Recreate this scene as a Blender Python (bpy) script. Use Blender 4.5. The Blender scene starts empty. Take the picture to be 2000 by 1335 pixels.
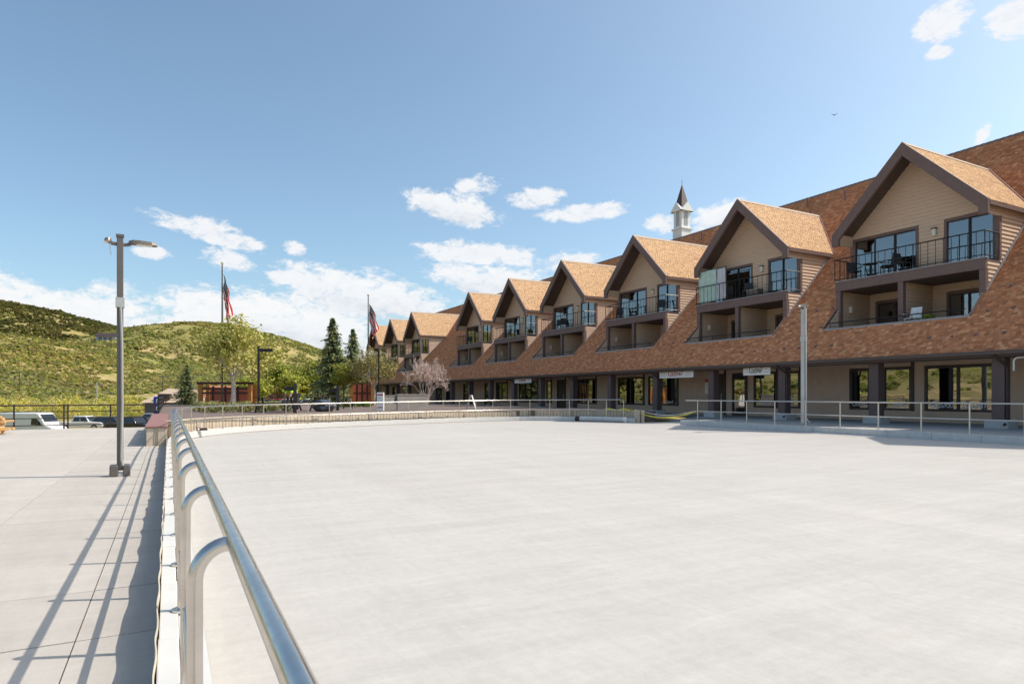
import bpy, bmesh, math, random
import numpy as np
from mathutils import Vector, Matrix
random.seed(7); RNG = np.random.default_rng(7)
R = math.radians
SC = bpy.context.scene
COL = SC.collection

# ------------------------------------------------------------------ camera, sky, sun, exposure
EYE = 1.413
YAW = 28.16
cd = bpy.data.cameras.new('camera'); cam = bpy.data.objects.new('camera', cd); COL.objects.link(cam)
cam.location = (0, 0, EYE); cam.rotation_euler = (R(90), 0, R(-YAW))
cd.sensor_width = 36; cd.lens = 36 * 1250 / 2000; cd.shift_y = 103.5 / 2000
cd.clip_start = 0.05; cd.clip_end = 6000
SC.camera = cam
SUN_EL, SUN_AZ = 49.5, 111.0          # azimuth from +y towards +x
sv = Vector((math.sin(R(SUN_AZ)) * math.cos(R(SUN_EL)), math.cos(R(SUN_AZ)) * math.cos(R(SUN_EL)), math.sin(R(SUN_EL))))
sl = bpy.data.lights.new('sun', 'SUN'); sun = bpy.data.objects.new('sun', sl); COL.objects.link(sun)
sl.energy = 3.0; sl.angle = R(0.5); sl.color = (1.0, 0.91, 0.785)
sun.rotation_euler = sv.to_track_quat('Z', 'Y').to_euler(); sun.location = (40, -20, 60)

class NT:
    def __init__(s, tree): s.t = tree; s.n = tree.nodes; s.l = tree.links
    def node(s, typ, **k):
        n = s.n.new(typ)
        for a, v in k.items(): setattr(n, a, v)
        return n
    def put(s, sock, v):
        if v is None: return
        if isinstance(v, bpy.types.NodeSocket): s.l.new(v, sock)
        else: sock.default_value = v
    def math(s, op, a, b=None, c=None, clamp=False):
        n = s.node('ShaderNodeMath', operation=op); n.use_clamp = clamp
        s.put(n.inputs[0], a); s.put(n.inputs[1], b); s.put(n.inputs[2], c); return n.outputs[0]
    def mix(s, f, a, b, mode='MIX'):
        n = s.node('ShaderNodeMix', data_type='RGBA', blend_type=mode)
        s.put(n.inputs[0], f); s.put(n.inputs[6], a); s.put(n.inputs[7], b); return n.outputs[2]
    def ramp(s, f, stops):
        n = s.node('ShaderNodeValToRGB'); e = n.color_ramp.elements
        while len(e) < len(stops): e.new(0.5)
        for i, (p, c) in enumerate(stops):
            e[i].position = p; e[i].color = c if len(c) == 4 else (*c, 1)
        s.put(n.inputs[0], f); return n.outputs[0]
    def noise(s, vec, scale, detail=4, rough=0.55, dist=0.0):
        n = s.node('ShaderNodeTexNoise'); s.put(n.inputs['Vector'], vec)
        n.inputs['Scale'].default_value = scale; n.inputs['Detail'].default_value = detail
        n.inputs['Roughness'].default_value = rough; n.inputs['Distortion'].default_value = dist
        return n.outputs['Fac']
    def mapping(s, vec, scale=(1, 1, 1), rot=(0, 0, 0)):
        n = s.node('ShaderNodeMapping'); s.put(n.inputs[0], vec)
        n.inputs['Scale'].default_value = scale; n.inputs['Rotation'].default_value = rot; return n.outputs[0]

world = bpy.data.worlds.new('World'); SC.world = world; world.use_nodes = True
world.cycles.sampling_method = 'MANUAL'; world.cycles.sample_map_resolution = 512
wt = NT(world.node_tree); wt.n.clear()
SKY_STRENGTH = 0.15
CLD = 4.3
sky = wt.node('ShaderNodeTexSky', sky_type='NISHITA'); sky.sun_disc = False
sky.sun_elevation = R(SUN_EL); sky.sun_rotation = R(SUN_AZ)
sky.altitude = 1400; sky.air_density = 1.0; sky.dust_density = 7.0; sky.ozone_density = 4.0
tc = wt.node('ShaderNodeTexCoord'); D = tc.outputs['Generated']
sep = wt.node('ShaderNodeSeparateXYZ'); wt.l.new(D, sep.inputs[0])
az = wt.math('MULTIPLY', wt.math('ARCTAN2', sep.outputs[0], sep.outputs[1]), 180 / math.pi)
el = wt.math('MULTIPLY', wt.math('ARCSINE', sep.outputs[2]), 180 / math.pi)
dn = wt.mapping(D, (1, 1, 1.9))
nz = wt.noise(dn, 13.0, 8, 0.6, 0.25)
nz2 = wt.noise(dn, 48.0, 7, 0.68, 0.4)
CLOUDS = [(-7.0,5.6,14,3.2,5),(4.2,6.0,8.5,3.4,-6),(11.0,5.2,8.5,3.0,5),(15.2,8.6,8.8,2.7,6),(8.8,9.8,1.8,0.8,0),(3.1,13.1,4.6,1.2,12),
 (3.8,10.9,2.6,1.0,8),(23.0,16.1,5.0,1.5,10),(24.8,18.0,3.0,1.3,-8),(30.2,17.1,3.0,1.1,-5),(34.6,15.8,4.2,0.9,-3),
 (25.4,12.4,7.0,1.3,5),(26.0,10.2,6.6,1.8,3),(41.2,14.6,1.9,1.0,0),(46.0,14.8,3.2,1.6,-15),(9.4,12.3,1.2,0.7,0),(-1.1,10.9,1.5,0.6,0),
 (62.2,25.8,2.0,1.4,-10),(66.6,24.7,2.3,1.4,15),(61.8,24.0,1.0,0.5,0),(33.4,11.7,3.2,1.1,0),(64.4,18.0,.5,1.0,30)]
vec3 = wt.node('ShaderNodeCombineXYZ'); wt.put(vec3.inputs[0], az); wt.put(vec3.inputs[1], el); vec3.inputs[2].default_value = 1.0
def dot(v):
    n = wt.node('ShaderNodeVectorMath', operation='DOT_PRODUCT'); wt.put(n.inputs[0], vec3.outputs[0]); n.inputs[1].default_value = v; return n.outputs['Value']
mask = None; shade = None
for k, (a0, e0, ra, re, rot) in enumerate(CLOUDS):
    c_, s_ = math.cos(R(rot)), math.sin(R(rot))
    u = dot((c_ / ra, -s_ / ra, -(a0 * c_ - e0 * s_) / ra)); v = dot((s_ / re, c_ / re, -(a0 * s_ + e0 * c_) / re))
    m = wt.math('SUBTRACT', 1.0, wt.math('MULTIPLY_ADD', u, u, wt.math('MULTIPLY', v, v)))
    mask = m if mask is None else wt.math('MAXIMUM', mask, m)
    if re >= 1.5:
        sh = wt.math('MULTIPLY', wt.math('MAXIMUM', m, 0.0), v)
        shade = sh if shade is None else wt.math('ADD', shade, sh)
# the same kind of low broken cloud bank runs on round the horizon
bank = wt.math('SUBTRACT', 0.75, wt.math('ABSOLUTE', wt.math('MULTIPLY_ADD', el, 0.5, -2.3)))
away = wt.math('MULTIPLY_ADD', wt.math('ABSOLUTE', wt.math('SUBTRACT', az, 30.0)), 0.1, -4.6, clamp=True)
mask = wt.math('MAXIMUM', mask, wt.math('MULTIPLY_ADD', away, wt.math('ADD', bank, 2.0), -2.0))
dens = wt.math('ADD', wt.math('MULTIPLY', wt.math('SUBTRACT', nz, 0.5), 2.6), wt.math('MULTIPLY', wt.math('SUBTRACT', nz2, 0.5), 2.3))
dens = wt.math('ADD', wt.math('MULTIPLY', wt.math('MAXIMUM', mask, -1.3), 1.1), dens)
mr = wt.node('ShaderNodeMapRange', interpolation_type='SMOOTHSTEP'); wt.put(mr.inputs[0], dens)
mr.inputs[1].default_value = 0.08; mr.inputs[2].default_value = 0.85
cov = wt.math('MULTIPLY', mr.outputs[0], 0.95)
lum = wt.math('MULTIPLY_ADD', wt.math('ADD', shade, wt.math('MULTIPLY', wt.math('SUBTRACT', nz2, 0.5), 1.6)), 0.7, 0.62, clamp=True)
ccol = wt.ramp(lum, [(0.0, (0.66, 0.70, 0.78)), (0.6, (0.93, 0.95, 0.98)), (1.0, (1.0, 1.0, 1.0))])
cm = wt.node('ShaderNodeVectorMath', operation='SCALE'); wt.put(cm.inputs[0], ccol); cm.inputs[3].default_value = CLD
skyc = wt.mix(1.0, sky.outputs[0], (1.03, 1.04, .88, 1), 'MULTIPLY')
outc = wt.mix(cov, skyc, cm.outputs[0])
bg = wt.node('ShaderNodeBackground'); wt.l.new(outc, bg.inputs[0]); bg.inputs[1].default_value = SKY_STRENGTH
wo = wt.node('ShaderNodeOutputWorld'); wt.l.new(bg.outputs[0], wo.inputs[0])

SC.view_settings.view_transform = 'Standard'; SC.view_settings.look = 'None'
SC.view_settings.gamma = 1.0; SC.view_settings.use_curve_mapping = False
SC.view_settings.exposure = 0.60
SC.render.engine = 'CYCLES'
SC.cycles.use_denoising = True
SC.cycles.max_bounces = 6; SC.cycles.diffuse_bounces = 3; SC.cycles.glossy_bounces = 3
SC.cycles.transparent_max_bounces = 10; SC.cycles.transmission_bounces = 4
SC.cycles.caustics_reflective = False; SC.cycles.caustics_refractive = False
SC.cycles.sample_clamp_indirect = 6.0

# ------------------------------------------------------------------ materials
M = {}
def mat(name, col=(.5, .5, .5), rough=.6, metal=0.0, var=0.0, scale=4.0, bump=0.0, bscale=40.0, spec=None, stretch=(1, 1, 1), coord='Object'):
    m = bpy.data.materials.new(name); m.use_nodes = True
    t = NT(m.node_tree); p = t.n['Principled BSDF']
    p.inputs['Roughness'].default_value = rough; p.inputs['Metallic'].default_value = metal
    if spec is not None: p.inputs['Specular IOR Level'].default_value = spec
    c = (*col, 1)
    vec = t.mapping(t.node('ShaderNodeTexCoord').outputs[coord], stretch)
    if var:
        f = t.noise(vec, scale, 6, 0.6)
        lo = tuple(max(0, x * (1 - var)) for x in col); hi = tuple(min(1, x * (1 + var)) for x in col)
        cc = t.ramp(f, [(0.3, lo), (0.7, hi)]); t.l.new(cc, p.inputs['Base Color'])
    else: p.inputs['Base Color'].default_value = c
    if bump:
        b = t.node('ShaderNodeBump'); b.inputs['Strength'].default_value = bump; b.inputs['Distance'].default_value = .01
        t.l.new(t.noise(vec, bscale, 4), b.inputs['Height']); t.l.new(b.outputs[0], p.inputs['Normal'])
    M[name] = m; return m

def attr_mat(name, rough=.8, mul=(1, 1, 1), nscale=25.0, nvar=.25, transl=0.0, spec=.3, bump=0.0):
    m = bpy.data.materials.new(name); m.use_nodes = True
    t = NT(m.node_tree); p = t.n['Principled BSDF']; p.inputs['Roughness'].default_value = rough
    p.inputs['Specular IOR Level'].default_value = spec
    a = t.node('ShaderNodeAttribute', attribute_name='col')
    vec = t.node('ShaderNodeTexCoord').outputs['Object']
    nn = t.noise(vec, nscale, 3)
    g = t.ramp(nn, [(0.25, (1 - nvar,) * 3), (0.75, (1 + 0 * nvar,) * 3)])
    c = t.mix(1.0, a.outputs['Color'], g, 'MULTIPLY'); t.l.new(c, p.inputs['Base Color'])
    if bump:
        b = t.node('ShaderNodeBump'); b.inputs['Strength'].default_value = bump; b.inputs['Distance'].default_value = .02
        t.l.new(nn, b.inputs['Height']); t.l.new(b.outputs[0], p.inputs['Normal'])
    if transl:
        tr = t.node('ShaderNodeBsdfTranslucent'); t.l.new(c, tr.inputs[0])
        mx = t.node('ShaderNodeMixShader'); mx.inputs[0].default_value = transl
        t.l.new(p.outputs[0], mx.inputs[1]); t.l.new(tr.outputs[0], mx.inputs[2])
        t.l.new(mx.outputs[0], t.n['Material Output'].inputs[0])
    M[name] = m; return m

def concrete(name, base, blot, streak_rot=0.0, amp=.12, fine=.08, stain=(.42, .36, .28), stain_amt=.25):
    m = bpy.data.materials.new(name); m.use_nodes = True
    t = NT(m.node_tree); p = t.n['Principled BSDF']; p.inputs['Roughness'].default_value = .85
    p.inputs['Specular IOR Level'].default_value = .25
    o = t.node('ShaderNodeTexCoord').outputs['Object']
    big = t.noise(o, .16, 5, .6, .6)
    st = t.noise(t.mapping(o, (.22, 1.5, 1), (0, 0, streak_rot)), .9, 7, .62, .4)
    st2 = t.noise(t.mapping(o, (1.6, .15, 1), (0, 0, streak_rot + .35)), .8, 6, .6, .5)
    fn = t.noise(o, 14, 6, .7)
    gr = t.noise(o, 120, 2, .6)
    c = t.mix(t.ramp(big, [(.35, (0, 0, 0)), (.7, (1, 1, 1))]), (*base, 1), (*blot, 1))
    st3 = t.noise(t.mapping(o, (.35, 2.2, 1), (0, 0, streak_rot + .15)), 2.4, 8, .7, .6)
    st4 = t.noise(t.mapping(o, (2.4, .5, 1), (0, 0, streak_rot - .2)), 3.6, 8, .72, .5)
    for f, k in ((st, amp), (st2, amp * .8), (fn, fine), (gr, .10), (st3, .12), (st4, .09)):
        g = t.ramp(f, [(.28, (1 - k,) * 3), (.72, (1.0,) * 3)]); c = t.mix(1.0, c, g, 'MULTIPLY')
    sm = t.ramp(t.noise(o, .33, 8, .7, 1.2), [(.56, (0, 0, 0)), (.80, (stain_amt,) * 3)])
    c = t.mix(sm, c, (*stain, 1))
    oi = t.node('ShaderNodeObjectInfo'); c = t.mix(1.0, c, t.ramp(oi.outputs['Random'], [(0.0, (.93, .925, .92)), (1.0, (1.0, 1.0, 1.0))]), 'MULTIPLY')
    # trowel scuffs, drag marks, hairline cracks, grit and small spots
    for (rot_, sx_, sy_, sc_, lo, hi, k) in ((.9, .5, 9, 1.3, .30, .38, .30), (-.5, .25, 14, 1.0, .27, .35, .35), (1.6, .3, 11, 1.2, .26, .33, .30)):
        q = t.noise(t.mapping(o, (sx_, sy_, 1), (0, 0, rot_)), sc_, 8, .72, 1.2)
        c = t.mix(t.ramp(q, [(lo, (k,) * 3), (hi, (0, 0, 0))]), c, (.40, .385, .37, 1))
    wv_ = t.node('ShaderNodeVectorMath', operation='ADD'); t.l.new(o, wv_.inputs[0])
    nv_ = t.node('ShaderNodeTexNoise'); nv_.inputs['Scale'].default_value = .9; nv_.inputs['Detail'].default_value = 5; t.l.new(o, nv_.inputs['Vector']); t.l.new(nv_.outputs['Color'], wv_.inputs[1])
    vo = t.node('ShaderNodeTexVoronoi', feature='DISTANCE_TO_EDGE'); vo.inputs['Scale'].default_value = .16; t.l.new(wv_.outputs[0], vo.inputs['Vector'])
    ck = t.math('MULTIPLY', t.ramp(vo.outputs['Distance'], [(.0, (1, 1, 1)), (.003, (0, 0, 0))]), t.ramp(t.noise(o, .25, 3), [(.48, (0, 0, 0)), (.6, (.16,) * 3)]))
    c = t.mix(ck, c, (.30, .285, .27, 1))
    vs_ = t.node('ShaderNodeTexVoronoi'); vs_.inputs['Scale'].default_value = 2.6; t.l.new(o, vs_.inputs['Vector'])
    c = t.mix(t.ramp(vs_.outputs['Distance'], [(.018, (.55,) * 3), (.05, (0, 0, 0))]), c, (.34, .32, .30, 1))
    t.l.new(c, p.inputs['Base Color'])
    b = t.node('ShaderNodeBump'); b.inputs['Strength'].default_value = .25; b.inputs['Distance'].default_value = .004
    t.l.new(t.noise(o, 60, 5, .7), b.inputs['Height']); t.l.new(b.outputs[0], p.inputs['Normal'])
    M[name] = m; return m

concrete('rink_concrete', (.635, .612, .585), (.672, .642, .61), R(20), amp=.10, fine=.10, stain=(.48, .42, .355), stain_amt=.35)
concrete('pave_concrete', (.605, .557, .51), (.64, .597, .55), R(80), amp=.10, stain_amt=.12)
concrete('walk_concrete', (.52, .50, .47), (.57, .55, .52), 0, amp=.10)
concrete('asphalt', (.10, .10, .10), (.13, .125, .12), 0, amp=.2, stain=(.09, .09, .09))
mat('curb_white', (.61, .60, .58), .5, var=.05, scale=6)
mat('curb_grey', (.60, .585, .56), .75, var=.10, scale=5, bump=.1)
mat('steel', (.62, .58, .54), .23, 1.0, var=.10, scale=9)
_t = NT(M['steel'].node_tree); _p = _t.n['Principled BSDF']; _o = _t.node('ShaderNodeTexCoord').outputs['Object']
_t.l.new(_t.ramp(_t.noise(_o, 11, 8, .7, .8), [(.3, (.15,) * 3), (.7, (.32,) * 3)]), _p.inputs['Roughness'])
_b = _t.node('ShaderNodeBump'); _b.inputs['Strength'].default_value = .03; _b.inputs['Distance'].default_value = .002
_t.l.new(_t.noise(_t.mapping(_o, (60, 6, 60)), 3, 6, .7), _b.inputs['Height']); _t.l.new(_b.outputs[0], _p.inputs['Normal'])
mat('steel_far', (.66, .61, .55), .38, .75, var=.06)
mat('tan_plastic', (.60, .53, .43), .6, var=.1)
mat('siding', (.70, .50, .365), .75, var=.07, scale=7, bump=.08, stretch=(1, 1, 6))
mat('trim', (.185, .115, .10), .65, var=.10, scale=6)
mat('trim_dark', (.055, .036, .033), .55, var=.12)
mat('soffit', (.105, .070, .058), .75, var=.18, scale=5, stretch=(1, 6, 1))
mat('shop_wall', (.60, .43, .325), .85, var=.07, scale=3, bump=.35, bscale=18)
mat('column_paint', (.135, .09, .083), .7, var=.08, scale=5)
mat('plinth_concrete', (.46, .45, .44), .85, var=.1, bump=.2)
mat('frame_dark', (.035, .024, .022), .4)
mat('black_metal', (.02, .019, .02), .4, .3)
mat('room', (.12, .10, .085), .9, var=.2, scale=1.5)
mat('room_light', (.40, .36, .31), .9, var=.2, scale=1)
mat('curtain', (.70, .66, .56), .9, var=.1, scale=3)
mat('blind', (.78, .80, .82), .6)
mat('gutter', (.10, .072, .066), .5, var=.1)
mat('ledge', (.34, .33, .35), .6, var=.1)
mat('lamp_glass', (.75, .70, .58), .3)
mat('lamp_pole', (.15, .13, .12), .42, .35, var=.08)
mat('conduit', (.40, .38, .37), .45, .4)
mat('galv', (.50, .49, .47), .45, .6, var=.1)
mat('white_paint', (.84, .83, .81), .6, var=.03)
mat('spire', (.075, .042, .036), .6, var=.2)
mat('louver', (.42, .43, .45), .7)
mat('board_tan', (.55, .455, .345), .75, var=.10, scale=6, stretch=(1, 1, .2))
mat('deck_brown', (.165, .122, .105), .75, var=.12, scale=3)
mat('red_brown_cap', (.27, .135, .12), .7, var=.12, scale=4)
mat('orange_timber', (.50, .20, .045), .6, var=.3, scale=5, stretch=(1, 1, .2))
mat('red_panel', (.50, .16, .09), .75, var=.12)
mat('dark_timber', (.075, .022, .018), .6, var=.2)
mat('grey_plank', (.20, .19, .185), .8, var=.18, scale=5, stretch=(.15, .15, 1))
mat('fence_dark', (.045, .032, .03), .5, .2)
mat('lumber', (.66, .40, .17), .75, var=.25, scale=5, stretch=(.4, 3, 3))
mat('tape', (.85, .72, .03), .5)
mat('tape_pale', (.80, .74, .66), .5)
mat('blue_banner', (.015, .05, .32), .6)
mat('print_white', (.82, .82, .82), .6)
mat('print_red', (.42, .04, .035), .6)
mat('print_dark', (.05, .02, .02), .6)
mat('print_grey', (.45, .43, .43), .7)
mat('sign_white', (.90, .88, .85), .5)
mat('hi_vis', (.55, .80, .05), .7)
mat('cloth_dark', (.03, .03, .05), .8)
mat('skin', (.50, .30, .21), .6)
mat('hair', (.03, .02, .015), .7)
mat('sheet_green', (.52, .66, .58), .85, var=.12, scale=3)
mat('towel_grey', (.62, .60, .63), .9, var=.08)
mat('bark_white', (.62, .57, .50), .8, var=.25, scale=4, stretch=(1, 1, 3))
mat('bark_brown', (.16, .11, .08), .9, var=.3)
mat('bark_pink', (.66, .52, .46), .85, var=.2)
mat('bark_pale', (.50, .42, .32), .85, var=.2)
mat('tyre', (.02, .02, .02), .8)
mat('rim', (.45, .45, .46), .35, .8)
mat('car_white', (.70, .70, .71), .25, spec=.6)
mat('car_silver', (.50, .51, .53), .28, .5)
mat('car_black', (.018, .02, .024), .15, spec=.7)
mat('car_dark', (.05, .06, .075), .18, spec=.7)
mat('car_red', (.30, .03, .03), .25)
mat('car_glass', (.015, .02, .025), .06, spec=.8)
mat('car_trim', (.03, .03, .032), .5)
mat('headlight', (.75, .76, .78), .1)
mat('tail_light', (.45, .02, .02), .2)
mat('roof_tan', (.47, .36, .27), .85, var=.08, scale=2)
mat('roof_red', (.43, .15, .09), .8, var=.12, scale=2)
mat('wall_grey', (.10, .10, .11), .8, var=.05)
mat('wall_tan', (.42, .35, .27), .85, var=.05)
mat('wood_pole', (.13, .095, .07), .9, var=.2)
mat('pole_metal', (.55, .53, .50), .4, .6)
mat('wire', (.30, .29, .28), .6)
mat('white_rope', (.8, .8, .8), .6)
mat('gold', (.8, .75, .6), .3, .6)
mat('furniture', (.03, .03, .035), .6)
mat('pot', (.35, .16, .09), .8)
mat('pad_white', (.72, .71, .68), .6, var=.1)
attr_mat('shingle', .92, nscale=30, nvar=.15, spec=.12)
attr_mat('leaf', .6, nscale=3, nvar=.15, transl=.35)
attr_mat('needle', .65, nscale=3, nvar=.15, transl=.3)
attr_mat('scrub', .9, nscale=.9, nvar=.2, transl=.4, spec=.1)

def glass_material(name, tint, refl):
    m = bpy.data.materials.new(name); m.use_nodes = True; t = NT(m.node_tree); t.n.clear()
    tr = t.node('ShaderNodeBsdfTransparent'); tr.inputs[0].default_value = (*tint, 1)
    gl = t.node('ShaderNodeBsdfGlossy'); gl.inputs[0].default_value = (.93, .95, .97, 1); gl.inputs['Roughness'].default_value = .012
    fr = t.node('ShaderNodeFresnel'); fr.inputs[0].default_value = refl
    o = t.node('ShaderNodeTexCoord').outputs['Object']
    b = t.node('ShaderNodeBump'); b.inputs['Strength'].default_value = .05; b.inputs['Distance'].default_value = .05
    t.l.new(t.noise(o, .9, 2), b.inputs['Height']); t.l.new(b.outputs[0], gl.inputs['Normal'])
    mx = t.node('ShaderNodeMixShader'); t.l.new(fr.outputs[0], mx.inputs[0])
    t.l.new(tr.outputs[0], mx.inputs[1]); t.l.new(gl.outputs[0], mx.inputs[2])
    ou = t.node('ShaderNodeOutputMaterial'); t.l.new(mx.outputs[0], ou.inputs[0]); M[name] = m
glass_material('glass', (.62, .66, .66), 2.9)
glass_material('shop_glass', (.50, .51, .50), 3.4)

def terrain_material():
    m = bpy.data.materials.new('hill_ground'); m.use_nodes = True; t = NT(m.node_tree); p = t.n['Principled BSDF']
    p.inputs['Roughness'].default_value = .95; p.inputs['Specular IOR Level'].default_value = .1
    o = t.node('ShaderNodeTexCoord').outputs['Object']
    a = t.noise(o, .012, 8, .65, .8); b2 = t.noise(o, .09, 6, .7); c3 = t.noise(o, .6, 5, .7)
    c = t.ramp(a, [(.30, (.24, .24, .07)), (.46, (.33, .29, .10)), (.58, (.50, .38, .18)), (.72, (.62, .45, .25))])
    c = t.mix(t.ramp(b2, [(.46, (0, 0, 0)), (.64, (.7,) * 3)]), c, (.13, .15, .04, 1))
    c = t.mix(1.0, c, t.ramp(c3, [(.3, (.6,) * 3), (.7, (1.1,) * 3)]), 'MULTIPLY')
    t.l.new(c, p.inputs['Base Color']); M['hill_ground'] = m
terrain_material()

def flag_material():
    m = bpy.data.materials.new('flag_cloth'); m.use_nodes = True; t = NT(m.node_tree); p = t.n['Principled BSDF']
    p.inputs['Roughness'].default_value = .8
    uv = t.node('ShaderNodeTexCoord').outputs['UV']; s = t.node('ShaderNodeSeparateXYZ'); t.l.new(uv, s.inputs[0])
    u, v = s.outputs[0], s.outputs[1]
    st = t.math('MODULO', t.math('FLOOR', t.math('MULTIPLY', v, 12.999)), 2.0)
    c = t.mix(st, (.72, .025, .045, 1), (.88, .86, .85, 1))
    can = t.math('MULTIPLY', t.math('LESS_THAN', u, .32), t.math('GREATER_THAN', v, 6 / 13))
    fu = t.math('SUBTRACT', t.math('FRACT', t.math('MULTIPLY', u, 15)), .5); fv = t.math('SUBTRACT', t.math('FRACT', t.math('MULTIPLY', v, 13)), .5)
    r = t.math('SQRT', t.math('ADD', t.math('MULTIPLY', fu, fu), t.math('MULTIPLY', fv, fv)))
    cc = t.mix(t.math('LESS_THAN', r, .3), (.012, .02, .12, 1), (.75, .75, .75, 1))
    c = t.mix(can, c, cc); t.l.new(c, p.inputs['Base Color'])
    tr = t.node('ShaderNodeBsdfTranslucent'); t.l.new(c, tr.inputs[0]); mx = t.node('ShaderNodeMixShader'); mx.inputs[0].default_value = .55
    t.l.new(p.outputs[0], mx.inputs[1]); t.l.new(tr.outputs[0], mx.inputs[2]); t.l.new(mx.outputs[0], t.n['Material Output'].inputs[0])
    M['flag_cloth'] = m
flag_material()

# ------------------------------------------------------------------ mesh helpers
class MB:
    def __init__(s): s.v = []; s.f = []
    def box(s, x0, x1, y0, y1, z0, z1):
        i = len(s.v)
        s.v += [(x0,y0,z0),(x1,y0,z0),(x1,y1,z0),(x0,y1,z0),(x0,y0,z1),(x1,y0,z1),(x1,y1,z1),(x0,y1,z1)]
        s.f += [(i,i+3,i+2,i+1),(i+4,i+5,i+6,i+7),(i,i+1,i+5,i+4),(i+1,i+2,i+6,i+5),(i+2,i+3,i+7,i+6),(i+3,i,i+4,i+7)]
        return s
    def hexa(s, p8):
        i = len(s.v); s.v += [tuple(p) for p in p8]
        s.f += [(i,i+3,i+2,i+1),(i+4,i+5,i+6,i+7),(i,i+1,i+5,i+4),(i+1,i+2,i+6,i+5),(i+2,i+3,i+7,i+6),(i+3,i,i+4,i+7)]
        return s
    def prism(s, poly, lo, hi, axis='x'):
        """poly of 2-D points extruded along axis; the two coordinates are the other axes in order"""
        n = len(poly); i = len(s.v)
        def P(a, q): return (a, q[0], q[1]) if axis == 'x' else ((q[0], a, q[1]) if axis == 'y' else (q[0], q[1], a))
        s.v += [P(lo, q) for q in poly] + [P(hi, q) for q in poly]
        s.f.append(tuple(range(i + n - 1, i - 1, -1))); s.f.append(tuple(range(i + n, i + 2 * n)))
        for k in range(n): s.f.append((i + k, i + (k + 1) % n, i + n + (k + 1) % n, i + n + k))
        return s
    def tube(s, path, r, seg=8, cap=True):
        path = [Vector(p) for p in path]; n = len(path); i0 = len(s.v)
        rr = r if isinstance(r, (list, tuple)) else [r] * n
        up = Vector((0, 0, 1)); prev = None
        for k, p in enumerate(path):
            d = (path[min(k + 1, n - 1)] - path[max(k - 1, 0)]).normalized()
            if prev is None:
                a = up if abs(d.z) < .9 else Vector((1, 0, 0)); u = d.cross(a).normalized()
            else:
                u = (prev - d * prev.dot(d)); u = u.normalized() if u.length > 1e-6 else d.orthogonal().normalized()
            prev = u; w = d.cross(u)
            for j in range(seg):
                t = 2 * math.pi * j / seg; q = p + (u * math.cos(t) + w * math.sin(t)) * rr[k]; s.v.append(tuple(q))
        for k in range(n - 1):
            for j in range(seg):
                a = i0 + k * seg + j; b = i0 + k * seg + (j + 1) % seg
                s.f.append((a, b, b + seg, a + seg))
        if cap:
            s.f.append(tuple(i0 + j for j in range(seg - 1, -1, -1))); s.f.append(tuple(i0 + (n - 1) * seg + j for j in range(seg)))
        return s
    def quad(s, a, b, c, d):
        i = len(s.v); s.v += [tuple(a), tuple(b), tuple(c), tuple(d)]; s.f.append((i, i + 1, i + 2, i + 3)); return s
    def mesh(s, name, m, smooth=False, fix=True):
        me = bpy.data.meshes.new(name); me.from_pydata(s.v, [], s.f)
        if fix:
            bm = bmesh.new(); bm.from_mesh(me); bmesh.ops.recalc_face_normals(bm, faces=bm.faces[:]); bm.to_mesh(me); bm.free()
        me.materials.append(M[m] if isinstance(m, str) else m)
        if smooth:
            me.polygons.foreach_set('use_smooth', [True] * len(me.polygons))
            try: me.set_sharp_from_angle(angle=R(40))
            except Exception: pass
        me.update(); return me
    def build(s, name, m, parent=None, smooth=False, bevel=0.0, **k):
        o = link(name, s.mesh(name, m, smooth), parent)
        if bevel:
            b = o.modifiers.new('bevel', 'BEVEL'); b.width = bevel; b.segments = 2; b.limit_method = 'ANGLE'; b.angle_limit = R(40)
        tag(o, **k); return o

def link(name, data, parent=None):
    o = bpy.data.objects.new(name, data); COL.objects.link(o)
    if parent is not None: o.parent = parent
    return o
def tag(o, label=None, cat=None, group=None, kind=None):
    if label: o['label'] = label
    if cat: o['category'] = cat
    if group: o['group'] = group
    if kind: o['kind'] = kind
    return o
def thing(name, label, cat, loc=(0, 0, 0), rz=0.0, group=None):
    o = link(name, None); o.location = loc; o.rotation_euler = (0, 0, rz); o.empty_display_size = .2
    return tag(o, label, cat, group)
def copy_tree(o, parent=None):
    c = o.copy(); COL.objects.link(c); c.parent = parent
    for ch in KIDS.get(o.name, []) if False else list(o.children): copy_tree(ch, c)
    return c
KIDS = {}

def np_mesh(name, verts, faces, m, cols=None, corners=4, smooth=False):
    """verts (N,3), faces (F,corners) int arrays, cols (F,3) face colours"""
    me = bpy.data.meshes.new(name); nv, nf = len(verts), len(faces)
    me.vertices.add(nv); me.vertices.foreach_set('co', np.asarray(verts, np.float32).ravel())
    me.loops.add(nf * corners); me.loops.foreach_set('vertex_index', np.asarray(faces, np.int32).ravel())
    me.polygons.add(nf); me.polygons.foreach_set('loop_start', np.arange(0, nf * corners, corners, dtype=np.int32))
    me.polygons.foreach_set('loop_total', np.full(nf, corners, np.int32))
    me.update(calc_edges=True)
    if cols is not None:
        a = me.color_attributes.new('col', 'FLOAT_COLOR', 'CORNER')
        c = np.ones((nf, corners, 4), np.float32); c[:, :, :3] = np.asarray(cols, np.float32)[:, None, :]
        a.data.foreach_set('color', c.ravel())
    if smooth: me.polygons.foreach_set('use_smooth', np.ones(nf, bool))
    me.materials.append(M[m]); return me

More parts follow.
